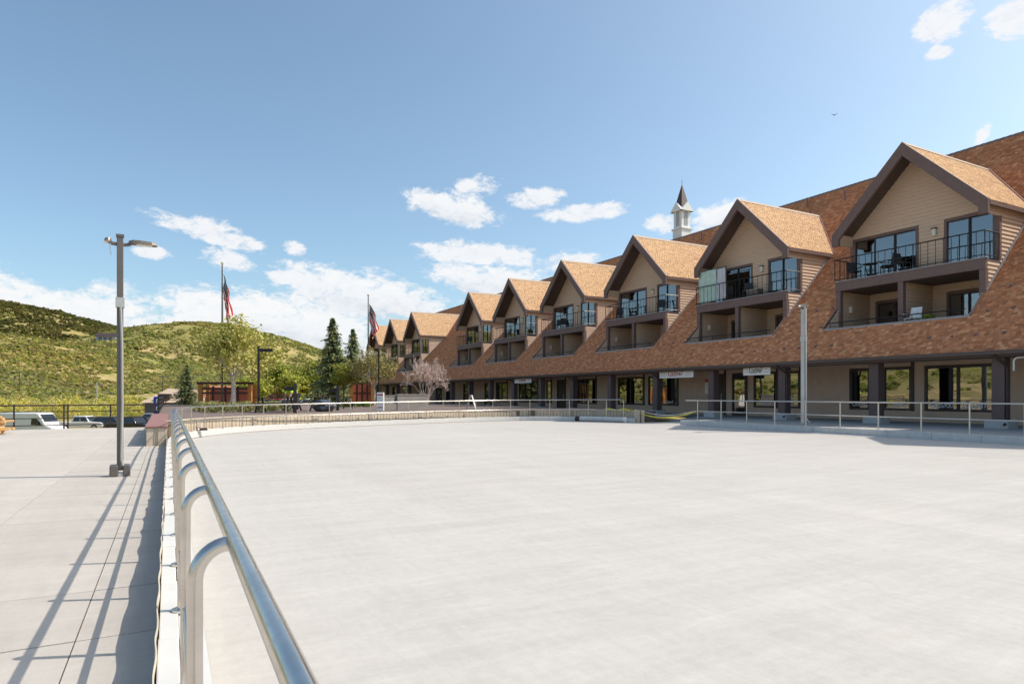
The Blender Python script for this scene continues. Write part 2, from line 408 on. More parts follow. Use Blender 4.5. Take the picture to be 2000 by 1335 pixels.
def spline(pts, n=12):
    """Catmull-Rom through 2-D/3-D points"""
    P = [np.array(p, float) for p in pts]; out = []
    P = [2 * P[0] - P[1]] + P + [2 * P[-1] - P[-2]]
    for i in range(1, len(P) - 2):
        for k in range(n):
            t = k / n; a, b, c, d = P[i - 1], P[i], P[i + 1], P[i + 2]
            out.append(.5 * (2 * b + (c - a) * t + (2 * a - 5 * b + 4 * c - d) * t * t + (3 * b - a - 3 * c + d) * t ** 3))
    out.append(P[-2]); return np.array(out)
class Path:
    """arc-length path with left offset"""
    def __init__(s, pts):
        s.p = np.array(pts)[:, :2]; s.d = np.r_[0, np.cumsum(np.linalg.norm(np.diff(s.p, axis=0), axis=1))]; s.L = s.d[-1]
    def at(s, t, off=0.0):
        q = np.array([np.interp(t, s.d, s.p[:, 0]), np.interp(t, s.d, s.p[:, 1])])
        a = np.array([np.interp(t - .15, s.d, s.p[:, 0]), np.interp(t - .15, s.d, s.p[:, 1])])
        b = np.array([np.interp(t + .15, s.d, s.p[:, 0]), np.interp(t + .15, s.d, s.p[:, 1])])
        g = b - a; g = g / np.linalg.norm(g)
        return q + off * np.array([-g[1], g[0]])

def cxy(px_a, depth):
    """a direction (tangent of its angle from the view axis) and a depth -> ground x, y"""
    return depth * (.8817 * px_a + .4719), depth * (-.4719 * px_a + .8817)

def strip_mesh(mb, path, t0, t1, o0, o1, z0, z1, step=.5):
    n = max(1, int(math.ceil((t1 - t0) / step)))
    for k in range(n):
        a, b = t0 + (t1 - t0) * k / n, t0 + (t1 - t0) * (k + 1) / n
        A0, A1, B0, B1 = path.at(a, o0), path.at(a, o1), path.at(b, o0), path.at(b, o1)
        i = len(mb.v)
        mb.v += [(*A0, z0), (*A1, z0), (*B1, z0), (*B0, z0), (*A0, z1), (*A1, z1), (*B1, z1), (*B0, z1)]
        mb.f += [(i+4,i+5,i+6,i+7), (i,i+3,i+7,i+4), (i+1,i+5,i+6,i+2)]
        if k == 0: mb.f.append((i, i+4, i+5, i+1))
        if k == n - 1: mb.f.append((i+3, i+2, i+6, i+7))

# ------------------------------------------------------------------ rink, pavements, plaza
EDGE = [(.157, -6), (.157, 4), (.157, 12), (.157, 18), (.22, 20.5), (.50, 22.6), (1.25, 24.5), (2.9, 26.4), (5.2, 27.8), (7.8, 28.85), (11.3, 30.0), (14.6, 30.9),
        (17.2, 30.9), (19.1, 29.7), (20.3, 27.9), (20.95, 25.9)]
path = Path(spline(EDGE, 14))
rp = Path([(21.35, 23.0), (21.35, -6)])
bm_ = MB()
outl = [tuple(p) for p in path.p] + [(23.9, 25.9), (23.9, 23.0), (21.35, 23.0), (21.35, -6)]
bm_.v = [(x, y, 0.0) for x, y in outl]; bm_.f = [tuple(range(len(outl) - 1, -1, -1))]
me = bm_.mesh('rink_floor', 'rink_concrete')
bmx = bmesh.new(); bmx.from_mesh(me); bmesh.ops.triangulate(bmx, faces=bmx.faces[:])
for f in bmx.faces:
    if f.normal.z < 0: f.normal_flip()
bmx.to_mesh(me); bmx.free()
tag(link('rink_floor', me), kind='structure')

pave = MB().box(-26, -1.62, -8, 32.5, -3.4, 0.0).box(-1.62, -.05, -8, 32.5, -3.4, -.03).build('pavement', 'pave_concrete', kind='structure')
slab_me = {}
for col, (x0, x1) in enumerate(((-1.612, -.482), (-.474, -.056))):
    me = MB().box(x0, x1, .004, 1.076, -.028, 0.0).mesh('slab', 'pave_concrete')
    for j in range(-3, 30):
        if j * 1.08 + 1.1 > 32.5: continue
        o = link('slab', me, pave); o.location = (0, j * 1.08 + .1, RNG.uniform(-.002, .002) + .001)

# building walkway: rises gently from the rink edge to the shops
wk = MB(); ys = [-6, 112]
prof = [(21.56, .205), (24.0, .21), (26.2, .25), (28.7, .26)]
for (xa, za), (xb, zb) in zip(prof[:-1], prof[1:]):
    for y0, y1 in ((-6, 22.98), (26.7, 112)):
        wk.quad((xa, y0, za), (xb, y0, zb), (xb, y1, zb), (xa, y1, za))
wk.quad((23.9, 22.98, .004), (26.2, 22.98, .25), (26.2, 26.7, .25), (23.9, 26.7, .004)); wk.quad((26.2, 22.98, .25), (28.7, 22.98, .26), (28.7, 26.7, .26), (26.2, 26.7, .25))
wk.quad((21.56, 22.98, .004), (21.56, 22.98, .205), (24.0, 22.98, .21), (24.0, 22.98, .004))
wk.build('walkway', 'walk_concrete', kind='structure')

# raised plaza behind the board wall
PZ = .58
pl = [(-.5, 29.7), (-.045, 29.7), (-.045, 22.45)] + [tuple(path.at(t, .48)) for t in np.arange(28.6, path.L - .2, .8)] + [(22.0, 26.55), (23.0, 26.7), (23.0, 66), (-.5, 66)]
pm = MB(); n = len(pl)
pm.v = [(x, y, PZ - .03) for x, y in pl] + [(x, y, -3.4) for x, y in pl]
pm.f = [tuple(range(n))] + [(k, n + k, n + (k + 1) % n, (k + 1) % n) for k in range(n)]
tag(link('plaza', pm.mesh('plaza', 'deck_brown')), kind='structure')

# kerb round the rink
kerb = MB(); strip_mesh(kerb, path, 0, path.L, 0.0, .112, -.02, .212, .4)
kerb = kerb.build('kerb', 'curb_white', kind='structure')
def blocks(parent, pth, t0, t1, length, o0, o1, z1, m):
    t = t0
    while t < t1 - .3:
        b = MB(); e = min(t + length, t1)
        dz = RNG.uniform(-.004, .004)
        strip_mesh(b, pth, t + .005, e - .005, o0 + RNG.uniform(-.004, .004), o1 + RNG.uniform(-.004, .004), -.02, z1 + dz, .6)
        b.build('kerb_block', m, parent, bevel=.006); t = e
gk = MB(); strip_mesh(gk, path, 2.0, path.L, -.022, .0, -.02, .010, .4); gk.build('gap_shadow_strip', 'trim_dark', kerb)  # dark strip that paints in the thin gap shadow at the kerb foot
blocks(kerb, path, 2.0, path.L - .05, 1.08, .115, .205, .226, 'curb_white')
kerb2 = MB(); strip_mesh(kerb2, rp, 0, rp.L, .03, .20, -.02, .20, 4)
kerb2 = kerb2.build('kerb', 'curb_grey', kind='structure')
blocks(kerb2, rp, 0, rp.L, 1.42, 0.0, .215, .225, 'curb_grey')

# wavy plastic edging along the outside of the kerb
wv = MB(); prev = None; ph = 0
for k in range(0, 620):
    y = -4 + k * .04
    ph += .04 * (13 + 4.0 * math.sin(y * .9))
    x = -.053 + .004 * math.sin(ph); zt = .243 + .010 * math.sin(ph * .53 + 1) + .008 * math.sin(y * 1.7)
    cur = [(x, y, 0), (x - .006, y, 0), (x - .006, y, zt), (x, y, zt)]
    i = len(wv.v); wv.v += cur
    if k: wv.f += [(i-4+j, i-4+(j+1) % 4, i+(j+1) % 4, i+j) for j in range(4)]
wv.build('plastic_edging', 'tan_plastic', smooth=True, label='wavy tan plastic edging strip along the outside of the near white kerb', cat='edging')

# ------------------------------------------------------------------ handrails
def rail_z(t):
    return float(np.interp(t, [0, 26, 30, 36, 46, 54, path.L], [1.035, 1.03, 1.02, 1.04, 1.12, 1.17, 1.19]))
hr = thing('steel_handrail', 'polished steel handrail with bent posts curving round the left and far rink edge', 'handrail')
ts = list(np.arange(2.0, path.L - .6, .35))
MB().tube([(*path.at(t, .007), rail_z(t)) for t in ts], .0215, 20).build('top_rail', 'steel', hr, smooth=True)
MB().tube([(*path.at(t, .100), rail_z(t) * .53) for t in ts], .016, 10).build('mid_rail', 'steel', hr, smooth=True)
t = 6 + 1.82; k = 0
t -= 3 * 1.08
while t < path.L - .55:
    z = rail_z(t); a = np.array([*path.at(t, .100)]); b = np.array([*path.at(t, .007)])
    pts = [(*a, .2), (*a, z - .095)]
    for s in range(1, 9):
        q = s / 9 * math.pi / 2; f = (1 - math.cos(q)) * .86; pts.append((*(a + (b - a) * f), z - .095 + .088 * math.sin(q)))
    pts.append((*b, z - .006))
    p = MB().tube(pts, .0195, 14).build('post', 'steel', hr, smooth=True)
    MB().tube([(*a, .222), (*a, .236)], .05, 14).build('base_flange', 'steel', p, smooth=True)
    t += 1.08; k += 1
for t in (10.55, 18.1):
    p0, p1 = path.at(t, .007), path.at(t + .02, .007)
    MB().tube([(*p0, rail_z(t)), (*p1, rail_z(t))], .0232, 16).build('weld_collar', 'steel', hr, smooth=True)
hr2 = thing('steel_handrail', 'two bar steel handrail on straight posts along the kerb facing the shops', 'handrail')
MB().tube([(21.45, 22.7, 1.16), (21.45, -5.5, 1.16)], .023, 12).build('top_rail', 'steel_far', hr2, smooth=True)
MB().tube([(21.45, 22.0, .67), (21.45, -5.5, .67)], .019, 12).build('mid_rail', 'steel_far', hr2, smooth=True)
pm_ = MB().tube([(0, 0, .2), (0, 0, 1.15)], .023, 12).mesh('post', 'steel_far', True); fm = MB().tube([(0, 0, .222), (0, 0, .238)], .055, 12).mesh('base_flange', 'steel_far', True)
y = 21.95
while y > -5:
    p = link('post', pm_, hr2); p.location = (21.45, y, 0); link('base_flange', fm, p); y -= 1.42

# ------------------------------------------------------------------ board wall carrying the plaza edge
bw = thing('board_wall', 'tan vertical board wall with brown cap behind the far rink kerb', 'wall')
WOFF = .46
wt0, wt1 = 28.6, path.L - .15
t = wt0
while t < wt1:
    w = .172; a, b = path.at(t + .010, WOFF), path.at(t + w - .010, WOFF); off = RNG.uniform(-.004, .004)
    a2, b2 = path.at(t + .010, WOFF + .025), path.at(t + w - .010, WOFF + .025)
    zt = PZ - .01
    MB().hexa([(*a, 0), (*b, 0), (*b2, 0), (*a2, 0), (*a, zt), (*b, zt), (*b2, zt), (*a2, zt)]).build('board', 'board_tan', bw); t += w
cp = MB(); strip_mesh(cp, path, wt0, wt1, WOFF - .03, WOFF + .22, PZ - .012, PZ + .02, .5); cp.build('cap', 'board_tan', bw)
bk = MB(); strip_mesh(bk, path, wt0, wt1, WOFF + .027, WOFF + .06, 0, PZ - .02, .5); bk.build('backing', 'trim_dark', bw)
for k in range(12):
    t = wt0 + 2.0 + k * 2.9
    if t > wt1: break
    a = path.at(t, WOFF - .022); g = path.at(t + .2, WOFF - .022); b = path.at(t, WOFF - .002); h = path.at(t + .2, WOFF - .002)
    MB().hexa([(*a, 0), (*g, 0), (*h, 0), (*b, 0), (*a, PZ - .014), (*g, PZ - .014), (*h, PZ - .014), (*b, PZ - .014)]).build('batten', 'wall_tan', bw)
# end post pair beside the gap
e = path.at(path.L, WOFF)
for dx in (-.28, .02):
    MB().box(e[0] + dx, e[0] + dx + .2, e[1] - .16, e[1] + .1, 0, PZ + .05).build('end_post', 'board_tan', bw, bevel=.01)
MB().box(e[0] - .09, e[0] + .03, e[1] - .1, e[1] + .1, 0, PZ + .03).build('end_panel', 'deck_brown', bw)
# box end of the wall on the near left
eb = thing('board_box', 'tan board box with sloping red brown lid beside the lamp post', 'box')
for (x0, x1) in ((-.56, -.385), (-.38, -.345), (-.34, -.29), (-.285, -.12), (-.115, -.06)):
    MB().box(x0, x1, 20.36 if x1 - x0 > .1 else 20.385, 20.42, 0, .50).build('board', 'board_tan', eb)
for j in range(26):
    MB().box(-.57, -.545, 20.43 + j * .35, 20.43 + j * .35 + .34, 0, .5).build('board', 'board_tan', eb)
for j in range(26):
    MB().box(-.07, -.055, 20.43 + j * .35, 20.43 + j * .35 + .34, 0, .5).build('board', 'board_tan', eb)
MB().hexa([(-.60, 20.32, .505), (-.04, 20.32, .505), (-.04, 29.6, .62), (-.60, 29.6, .62), (-.60, 20.32, .55), (-.04, 20.32, .55), (-.04, 29.6, .66), (-.60, 29.6, .66)]).build('lid', 'red_brown_cap', eb, bevel=.01)

# ------------------------------------------------------------------ terrain and hills
def sm(a, b, x):
    t = np.clip((x - a) / (b - a), 0, 1); return t * t * (3 - 2 * t)
_g = RNG.uniform(0, 6.28, (4, 40, 2)); _ph = RNG.uniform(0, 6.28, (40,)); _dir = RNG.uniform(0, 6.28, (40,))
def wob(x, y, wl):
    z = np.zeros_like(x)
    for k in range(10):
        f = 6.283 / (wl * (.6 + .12 * k)); a = _dir[k + int(wl) % 20]
        z += np.sin(f * (x * math.cos(a) + y * math.sin(a)) + _ph[k + int(wl) % 25])
    return z / 4.0
def height(x, y):
    X = .8817 * x - .4719 * y; Y = .4719 * x + .8817 * y
    base = -3.15 + 2.4 * sm(-2, 10, x) * sm(10, 60, y)
    Cx, Cy = -312, 640
    sx = np.where(X < Cx, 104, 126); hC = 72.5 * np.exp(-.5 * ((X - Cx) / sx) ** 2) * np.exp(-.5 * ((Y - Cy) / np.where(Y < Cy, 150, 260)) ** 2)
    tb = np.interp(X, [-900, -700, -450, -304, -258, -239, -213, -188, -167, -122, -60, 60], [62, 64, 56, 46, 40, 36.5, 28, 20.5, 14.5, 7.5, 3, 0])
    hB = .87 * tb * np.exp(-.5 * ((Y - 380) / np.where(Y < 380, 118, 170)) ** 2)
    ta = np.interp(X, [-1800, -1100, -720, -677, -634, -576, -531, -440, -300, -100], [172, 152, 137, 129, 118, 101, 87, 60, 24, 0])
    hA = ta * np.exp(-.5 * ((Y - 920) / np.where(Y < 920, 190, 300)) ** 2)
    hD = 50 * np.exp(-.5 * ((X + 420) / np.where(X > -420, 120, 300)) ** 2) * sm(330, 120, Y)
    hh = np.maximum(np.maximum(hC, hB), np.maximum(hA, hD))
    amp = sm(1, 25, hh)
    return base + hh + amp * (wob(x, y, 90) * 1.3 + wob(x, y, 33) * .5)
rs = np.concatenate([np.linspace(4, 120, 26), np.geomspace(126, 3500, 120)])
th = np.radians(np.linspace(-125, 62, 300))
RR, TT = np.meshgrid(rs, th, indexing='ij')
Xc, Yc = RR * np.sin(TT), RR * np.cos(TT)
gx, gy = .8817 * Xc + .4719 * Yc, -.4719 * Xc + .8817 * Yc
gz = height(gx, gy)
V = np.stack([gx, gy, gz], -1).reshape(-1, 3); nT = len(th)
ii, jj = np.meshgrid(np.arange(len(rs) - 1), np.arange(nT - 1), indexing='ij'); b0 = (ii * nT + jj).ravel()
F = np.stack([b0, b0 + nT, b0 + nT + 1, b0 + 1], -1)
tag(link('terrain', np_mesh('terrain', V, F[:, ::-1], 'hill_ground', smooth=True)), kind='structure')
# flat ground on the far side, out of sight, so that the sheet closes all round
MB().box(-3500, 3500, -3500, -8.2, -3.6, -3.5).build('ground', 'hill_ground', kind='structure')
pk = MB(); pk.quad((-60, 34, -3.10), (-.6, 34, -3.10), (-.6, 112, -3.10), (-60, 112, -3.10)); pk.build('parking_lot', 'asphalt', kind='structure')

def ico():
    bm = bmesh.new(); bmesh.ops.create_icosphere(bm, subdivisions=1, radius=1.0)
    v = np.array([q.co[:] for q in bm.verts]); f = np.array([[q.index for q in fc.verts] for fc in bm.faces]); bm.free(); return v, f
def ico2():
    bm = bmesh.new(); bmesh.ops.create_icosphere(bm, subdivisions=2, radius=1.0)
    v = np.array([q.co[:] for q in bm.verts]); f = np.array([[q.index for q in fc.verts] for fc in bm.faces]); bm.free(); return v, f
IV, IF = ico2()
def scatter_scrub(n, dmin, dmax, a0, a1, s0, s1, name, label, seed, q=12, dark=1.0, thr=-.9):
    """bushes of loose leafy facets between two compass angles (degrees from +y) and two distances"""
    g = np.random.default_rng(seed)
    d = np.sqrt(g.uniform(dmin ** 2, dmax ** 2, n)); a = np.radians(g.uniform(a0, a1, n)); x = d * np.sin(a); y = d * np.cos(a)
    clump = wob(x, y, 45) + .8 * wob(x, y, 16); bare = wob(x, y, 75) + .5 * wob(x, y, 28)
    keep = (clump > thr + .6 * g.uniform(-1, 1, n)) & (bare < 1.15); x, y, clump = x[keep], y[keep], clump[keep]; n = len(x); z = height(x, y)
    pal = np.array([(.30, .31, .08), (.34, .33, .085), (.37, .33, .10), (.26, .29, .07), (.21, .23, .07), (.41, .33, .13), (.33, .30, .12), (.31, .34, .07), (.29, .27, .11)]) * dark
    r = .85 * g.uniform(s0, s1, n) * (.8 + .4 * np.clip(clump, 0, 1)); tint = np.clip(wob(x, y, 120) * .35, -.5, .5)
    bc = pal[g.integers(0, len(pal), n)] * g.uniform(.8, 1.2, (n, 1)) * np.stack([1 + .25 * tint, 1 + .05 * tint, np.ones(n)], -1)
    idx = np.repeat(np.arange(n), q); N = len(idx)
    dv = g.normal(size=(N, 3)); dv /= np.linalg.norm(dv, axis=1, keepdims=True); dv[:, 2] = np.abs(dv[:, 2])
    p = np.stack([x, y, z], -1)[idx] + dv * (r[idx] * g.uniform(.45, 1.0, N))[:, None] * np.array([1.05, 1.05, .8])
    nr = dv + np.array([0, 0, .35]) + g.normal(0, .38, (N, 3)); nr /= np.linalg.norm(nr, axis=1, keepdims=True)
    t1 = np.cross(nr, g.normal(size=(N, 3))); t1 /= np.linalg.norm(t1, axis=1, keepdims=True); t2 = np.cross(nr, t1)
    sz = (r[idx] * g.uniform(.35, .75, N))[:, None]
    V_ = np.stack([p - t1 * sz, p + t2 * sz * .7, p + t1 * sz, p - t2 * sz * .7], 1).reshape(-1, 3)
    o = link(name, np_mesh(name, V_, np.arange(N * 4).reshape(N, 4), 'scrub', bc[idx] * g.uniform(.85, 1.15, (N, 1)))); tag(o, label, 'scrub', kind='stuff')
scatter_scrub(21000, 165, 430, -14, 26, .8, 2.0, 'hill_scrub', 'low green and yellow scrub covering the near hillsides', 81)
scatter_scrub(20000, 430, 800, -14, 26, 1.0, 2.5, 'hill_scrub', 'low green scrub covering the rounded hill behind the flags', 82)
scatter_scrub(12000, 780, 1150, -14, 9, 2.2, 4.6, 'hill_scrub', 'scrub coloured darker for cloud shadow on the far ridge at left', 83, 9, .42, -2.2)  # palette darkened to paint the cloud shadow into this ridge
scatter_scrub(9000, 170, 520, -105, -14, 1.2, 3.0, 'hill_scrub', 'scrub on the hillside that continues beyond the left edge', 84, 10)

# ------------------------------------------------------------------ foliage builders
def leaf_cloud(centers, radii, n, size, pal, seed, squash=1.0, surface=.55, droop=0.0):
    g = np.random.default_rng(seed); centers = np.array(centers, float); radii = np.array(radii, float)
    w = radii ** 2; idx = g.choice(len(centers), n, p=w / w.sum())
    d = g.normal(size=(n, 3)); d /= np.linalg.norm(d, axis=1, keepdims=True)
    rr = radii[idx] * (g.uniform(0, 1, n) ** (1 / 3) * (1 - surface) + surface * g.uniform(.75, 1.08, n))
    p = centers[idx] + d * rr[:, None] * np.array([1, 1, squash])
    nr = d * .7 + np.array([0, 0, .55]) + g.normal(0, .55, (n, 3)); nr /= np.linalg.norm(nr, axis=1, keepdims=True)
    a = np.cross(nr, g.normal(size=(n, 3))); a /= np.linalg.norm(a, axis=1, keepdims=True); b = np.cross(nr, a)
    s = size * g.uniform(.6, 1.35, n)[:, None]
    q = np.stack([p - a * s, p + b * s * .6, p + a * s, p - b * s * .6], 1).reshape(-1, 3)
    f = np.arange(n * 4).reshape(n, 4); pal = np.array(pal)
    cl = pal[g.integers(0, len(pal), len(centers))][idx] * .5 + pal[g.integers(0, len(pal), n)] * .5
    return q, f, cl * g.uniform(.75, 1.2, (n, 1))
def branch_tubes(mb, p, d, length, r, depth, g, spread=.6, segs=3, tips=None, up=.12, minr=.006):
    pts = [p]; rs_ = [r]; q = p.copy(); dd = d.copy()
    for k in range(segs):
        dd = (dd + Vector(g.normal(0, .13, 3)) + Vector((0, 0, up * .3))).normalized(); q = q + dd * (length / segs); pts.append(q.copy()); rs_.append(max(minr, r * (1 - .38 * (k + 1) / segs)))
    mb.tube(pts, rs_, 6 if r > .04 else 4 if r > .015 else 3, cap=False)
    if tips is not None and depth <= 1: tips.append(tuple(q))
    if depth > 0:
        for k in range(int(g.integers(2, 4))):
            ax = Vector(g.normal(0, 1, 3)).cross(dd).normalized(); nd = (Matrix.Rotation(g.uniform(.35, 1.0) * spread * 1.2, 3, ax) @ dd); nd = (nd + Vector((0, 0, up))).normalized()
            s0 = pts[int(g.integers(max(1, segs - 1), segs + 1))]
            branch_tubes(mb, s0.copy(), nd, length * g.uniform(.55, .85), rs_[-1] * g.uniform(.6, .85), depth - 1, g, spread, segs, tips, up, minr)
def broad_tree(name, label, loc, h, w, n, size, pal, seed, bark='bark_brown', trunk_r=.12, fork=.35, cat='tree', group=None, sparse=1.0, depth=3, blob=1.0):
    t = thing(name, label, cat, loc, group=group); g = np.random.default_rng(seed); mb = MB(); tips = []
    p = Vector((0, 0, 0)); top = Vector((g.normal(0, .1), g.normal(0, .1), h * fork))
    mb.tube([p, top * .5 + Vector((.04, -.03, 0)), top], [trunk_r * 1.25, trunk_r, trunk_r * .85], 9, cap=False)
    for k in range(5):
        a = 6.283 * k / 5 + g.uniform(-.4, .4); d = Vector((math.cos(a) * .75, math.sin(a) * .75, g.uniform(.55, 1.2))).normalized()
        branch_tubes(mb, top.copy(), d, h * g.uniform(.2, .3), trunk_r * .6, depth, g, .8, 3, tips)
    branch_tubes(mb, top.copy(), Vector((.05, 0, 1)), h * .3, trunk_r * .7, depth, g, .6, 3, tips)
    T = np.array(tips); ctr = np.array([0, 0, h * (fork + (1 - fork) * .52)])
    rad = np.array([w / 2, w / 2, h * (1 - fork) * .55]); rel = (T - ctr) / rad; ln = np.linalg.norm(rel, axis=1)
    T = ctr + rel * (np.minimum(ln, 1.0) / np.maximum(ln, 1e-6))[:, None] * rad
    ex = g.normal(size=(int(len(T) * .6) + 8, 3)); ex /= np.linalg.norm(ex, axis=1, keepdims=True); ex = ctr + ex * rad * g.uniform(.35, .9, (len(ex), 1)); T = np.concatenate([T, ex])
    mb.build('trunk', bark, t, smooth=True)
    q, f, c = leaf_cloud(T, g.uniform(.09, .17, len(T)) * w * blob, n, size, pal, seed + 1, .8)
    link('crown', np_mesh('crown', q, f, 'leaf', c), t); return t
def spruce(label, loc, h, w, seed, pal, bare_low=.06, dens=1.0):
    t = thing('spruce_tree', label, 'tree', loc, group='spruces on and beyond the plaza'); g = np.random.default_rng(seed)
    MB().tube([(0, 0, 0), (0, 0, h * .5), (0, 0, h * .98)], [h * .016, h * .01, .012], 8, cap=False).build('trunk', 'bark_brown', t)
    P, N, C = [], [], []; pal = np.array(pal); nl = int(64 * dens + h * 2)
    for k in range(nl):
        u = (k + g.uniform(0, .6)) / nl; z = h * (bare_low + (1 - bare_low) * u); L = w / 2 * (1 - u) ** .82 * g.uniform(.62, 1.15) + .10
        nb = int(7 + 6 * (1 - u))
        for j in range(nb):
            a = g.uniform(0, 6.283); Lb = L * g.uniform(.6, 1.1); m_ = max(4, int(Lb / (w * .026)))
            cc = pal[g.integers(0, len(pal))]
            for i in range(m_):
                s = (i + g.uniform(0, 1)) / m_; r_ = Lb * s
                zz = z + .18 * Lb * s - .42 * Lb * s * s * (1 - u * .6)
                sc_ = w * .032 * (1.25 - .55 * s)
                for q in range(2):
                    side = g.uniform(-1, 1) * Lb * .22 * (1.1 - s)
                    px, py = math.cos(a) * r_ - math.sin(a) * side, math.sin(a) * r_ + math.cos(a) * side
                    P.append((px, py, zz + g.normal(0, .03 * w / 4))); N.append((math.cos(a + g.normal(0, .6)), math.sin(a + g.normal(0, .6)), g.normal(-.15, .3), sc_)); C.append(cc * g.uniform(.7, 1.3))
    P, N, C = np.array(P), np.array(N), np.array(C); a = N[:, :3] / np.linalg.norm(N[:, :3], axis=1, keepdims=True); s = N[:, 3:4]
    nz_ = np.array([0, 0, .9]) + g.normal(0, .45, a.shape); b = np.cross(a, nz_); b /= np.linalg.norm(b, axis=1, keepdims=True)
    q = np.stack([P - a * s * .8, P + b * s * .42, P + a * s * 1.3, P - b * s * .42], 1).reshape(-1, 3)
    link('crown', np_mesh('crown', q, np.arange(len(P) * 4).reshape(-1, 4), 'needle', C), t); return t

# ------------------------------------------------------------------ the long lodge building
XF, RIDGE_X, RIDGE_Z, RC = 27.86, 36.63, 14.20, 22.43      # dormer face plane, roof ridge, roof plane z = x - RC
EAVE_X = 25.40
Y0, Y1 = -3.0, 101.0
DORM = [16.33 + 9.05 * k for k in (-1, 0, 1, 2, 3, 4, 5, 7, 8, 9)]
lodge = thing('lodge_building', 'long brown lodge with steep shingled roof, gabled dormers and shops below', 'building', (0, 0, 0))

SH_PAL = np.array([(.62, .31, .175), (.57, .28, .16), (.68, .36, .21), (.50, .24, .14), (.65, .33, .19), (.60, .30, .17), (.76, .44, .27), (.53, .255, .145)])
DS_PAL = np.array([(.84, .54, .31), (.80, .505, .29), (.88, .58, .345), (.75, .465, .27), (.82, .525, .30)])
def shingle_arrays(rows, g, tabw=(.11, .24), th=(.009, .023), pal=SH_PAL, lap=.05):
    """rows: list of (origin, u dir, v dir, n dir, v0, v1, [(u0,u1)...]) -> verts (N,6,3), colours"""
    Vv, Cc = [], []
    for (o, u, v, n_, v0, v1, ivs) in rows:
        for (a, b) in ivs:
            x = a - 0.0
            first = g.uniform(.06, .28)
            while x < b - .02:
                wd = first if first else g.uniform(*tabw); first = 0
                e = min(b, x + wd)
                if b - e < .08: e = b
                t_ = g.uniform(*th); dv = g.uniform(-.012, .012); tilt = g.uniform(-.004, .006)
                l0, l1 = x + .004, e - .004
                q = lambda uu, vv, nn: o + u * uu + v * vv + n_ * nn
                Vv.append([q(l0, v0 + dv, 0), q(l1, v0 + dv, 0), q(l1, v0 + dv, t_ + tilt), q(l0, v0 + dv, t_ - tilt), q(l1, v1 + lap, .004), q(l0, v1 + lap, .004)])
                Cc.append(pal[g.integers(0, len(pal))] * g.uniform(.85, 1.15)); x = e
    return np.array(Vv), np.array(Cc)
SF4 = np.array([(0, 1, 2, 3), (3, 2, 4, 5)]); SF3 = np.array([(0, 3, 5), (1, 4, 2)])
def shingle_mesh(name, Vv, Cc):
    n = len(Vv); base = (np.arange(n) * 6)[:, None, None]
    f4 = (SF4[None] + base).reshape(-1, 4)
    s3 = (np.concatenate([SF3, SF3[:, :1]], 1)[None] + base).reshape(-1, 4)   # side triangles kept as slim quads below
    tri = (SF3[None] + base).reshape(-1, 3)
    allf = np.concatenate([np.concatenate([f4[:, [0, 1, 2]], f4[:, [0, 2, 3]]]), tri])
    c4 = np.repeat(Cc, 2, 0); cols = np.concatenate([c4, c4, np.repeat(Cc, 2, 0)])
    return np_mesh(name, Vv.reshape(-1, 3), allf, 'shingle', cols, 3)
S2 = math.sqrt(.5)
def free_intervals(x):
    ivs = [(Y0 - .25, Y1 + .25)]
    for yc in DORM:
        hw = 0
        if 26.80 < x <= 31.6: hw = 3.13
        elif 31.6 < x < RC + 12.2: hw = max(0, RC + 12.2 - x + .03)
        if hw <= 0: continue
        nv = []
        for a, b in ivs:
            if yc + hw <= a or yc - hw >= b: nv.append((a, b)); continue
            if yc - hw > a: nv.append((a, yc - hw))
            if yc + hw < b: nv.append((yc + hw, b))
        ivs = nv
    return ivs
EXP = .132
rows = []; nco = int((RIDGE_X - EAVE_X + .1) / S2 / EXP)
o = np.array([EAVE_X - .08, 0, EAVE_X - .08 - RC]); uu = np.array([0, 1., 0]); vv = np.array([S2, 0, S2]); nn = np.array([-S2, 0, S2])
for k in range(nco):
    v0 = k * EXP; xm = o[0] + (v0 + EXP / 2) * S2
    rows.append((o, uu, vv, nn, v0, v0 + EXP, free_intervals(xm)))
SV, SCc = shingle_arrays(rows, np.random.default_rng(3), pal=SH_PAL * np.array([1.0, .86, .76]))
roof_mb = MB()
def roof_slab(y0, y1, xa, xb, th=.16):
    za, zb = xa - RC, xb - RC
    roof_mb.hexa([(xa, y0, za - th * 1.4), (xb, y0, zb - th * 1.4), (xb, y1, zb - th * 1.4), (xa, y1, za - th * 1.4), (xa, y0, za), (xb, y0, zb), (xb, y1, zb), (xa, y1, za)])
edges = [Y0]
for yc in sorted(DORM): edges += [yc - 3.13, yc + 3.13]
edges.append(Y1)
for i in range(len(edges) - 1):
    a, b = edges[i], edges[i + 1]
    if i % 2 == 0: roof_slab(a, b, EAVE_X, RIDGE_X)
    else: roof_slab(a, b, EAVE_X, 26.84); roof_slab(a, b, 31.46, RIDGE_X)
roof_mb.hexa([(RIDGE_X, Y0, RIDGE_Z - .22), (47.9, Y0, 2.9), (47.9, Y1, 2.9), (RIDGE_X, Y1, RIDGE_Z - .22), (RIDGE_X, Y0, RIDGE_Z), (47.9, Y0, 3.1), (47.9, Y1, 3.1), (RIDGE_X, Y1, RIDGE_Z)])
roof = roof_mb.build('main_roof', 'soffit', lodge)
ctr = SV.mean(1); dist = np.linalg.norm(ctr - np.array([0, 0, EYE]), axis=1)
cx, cy = .8817 * ctr[:, 0] - .4719 * ctr[:, 1], .4719 * ctr[:, 0] + .8817 * ctr[:, 1]
inview = cx / cy < .79
order = np.argsort(np.where(inview, dist, 1e9)); near = order[:290]; rest = order[290:]
for k in near: link('shingle', shingle_mesh('shingle', SV[k:k + 1], SCc[k:k + 1]), roof)
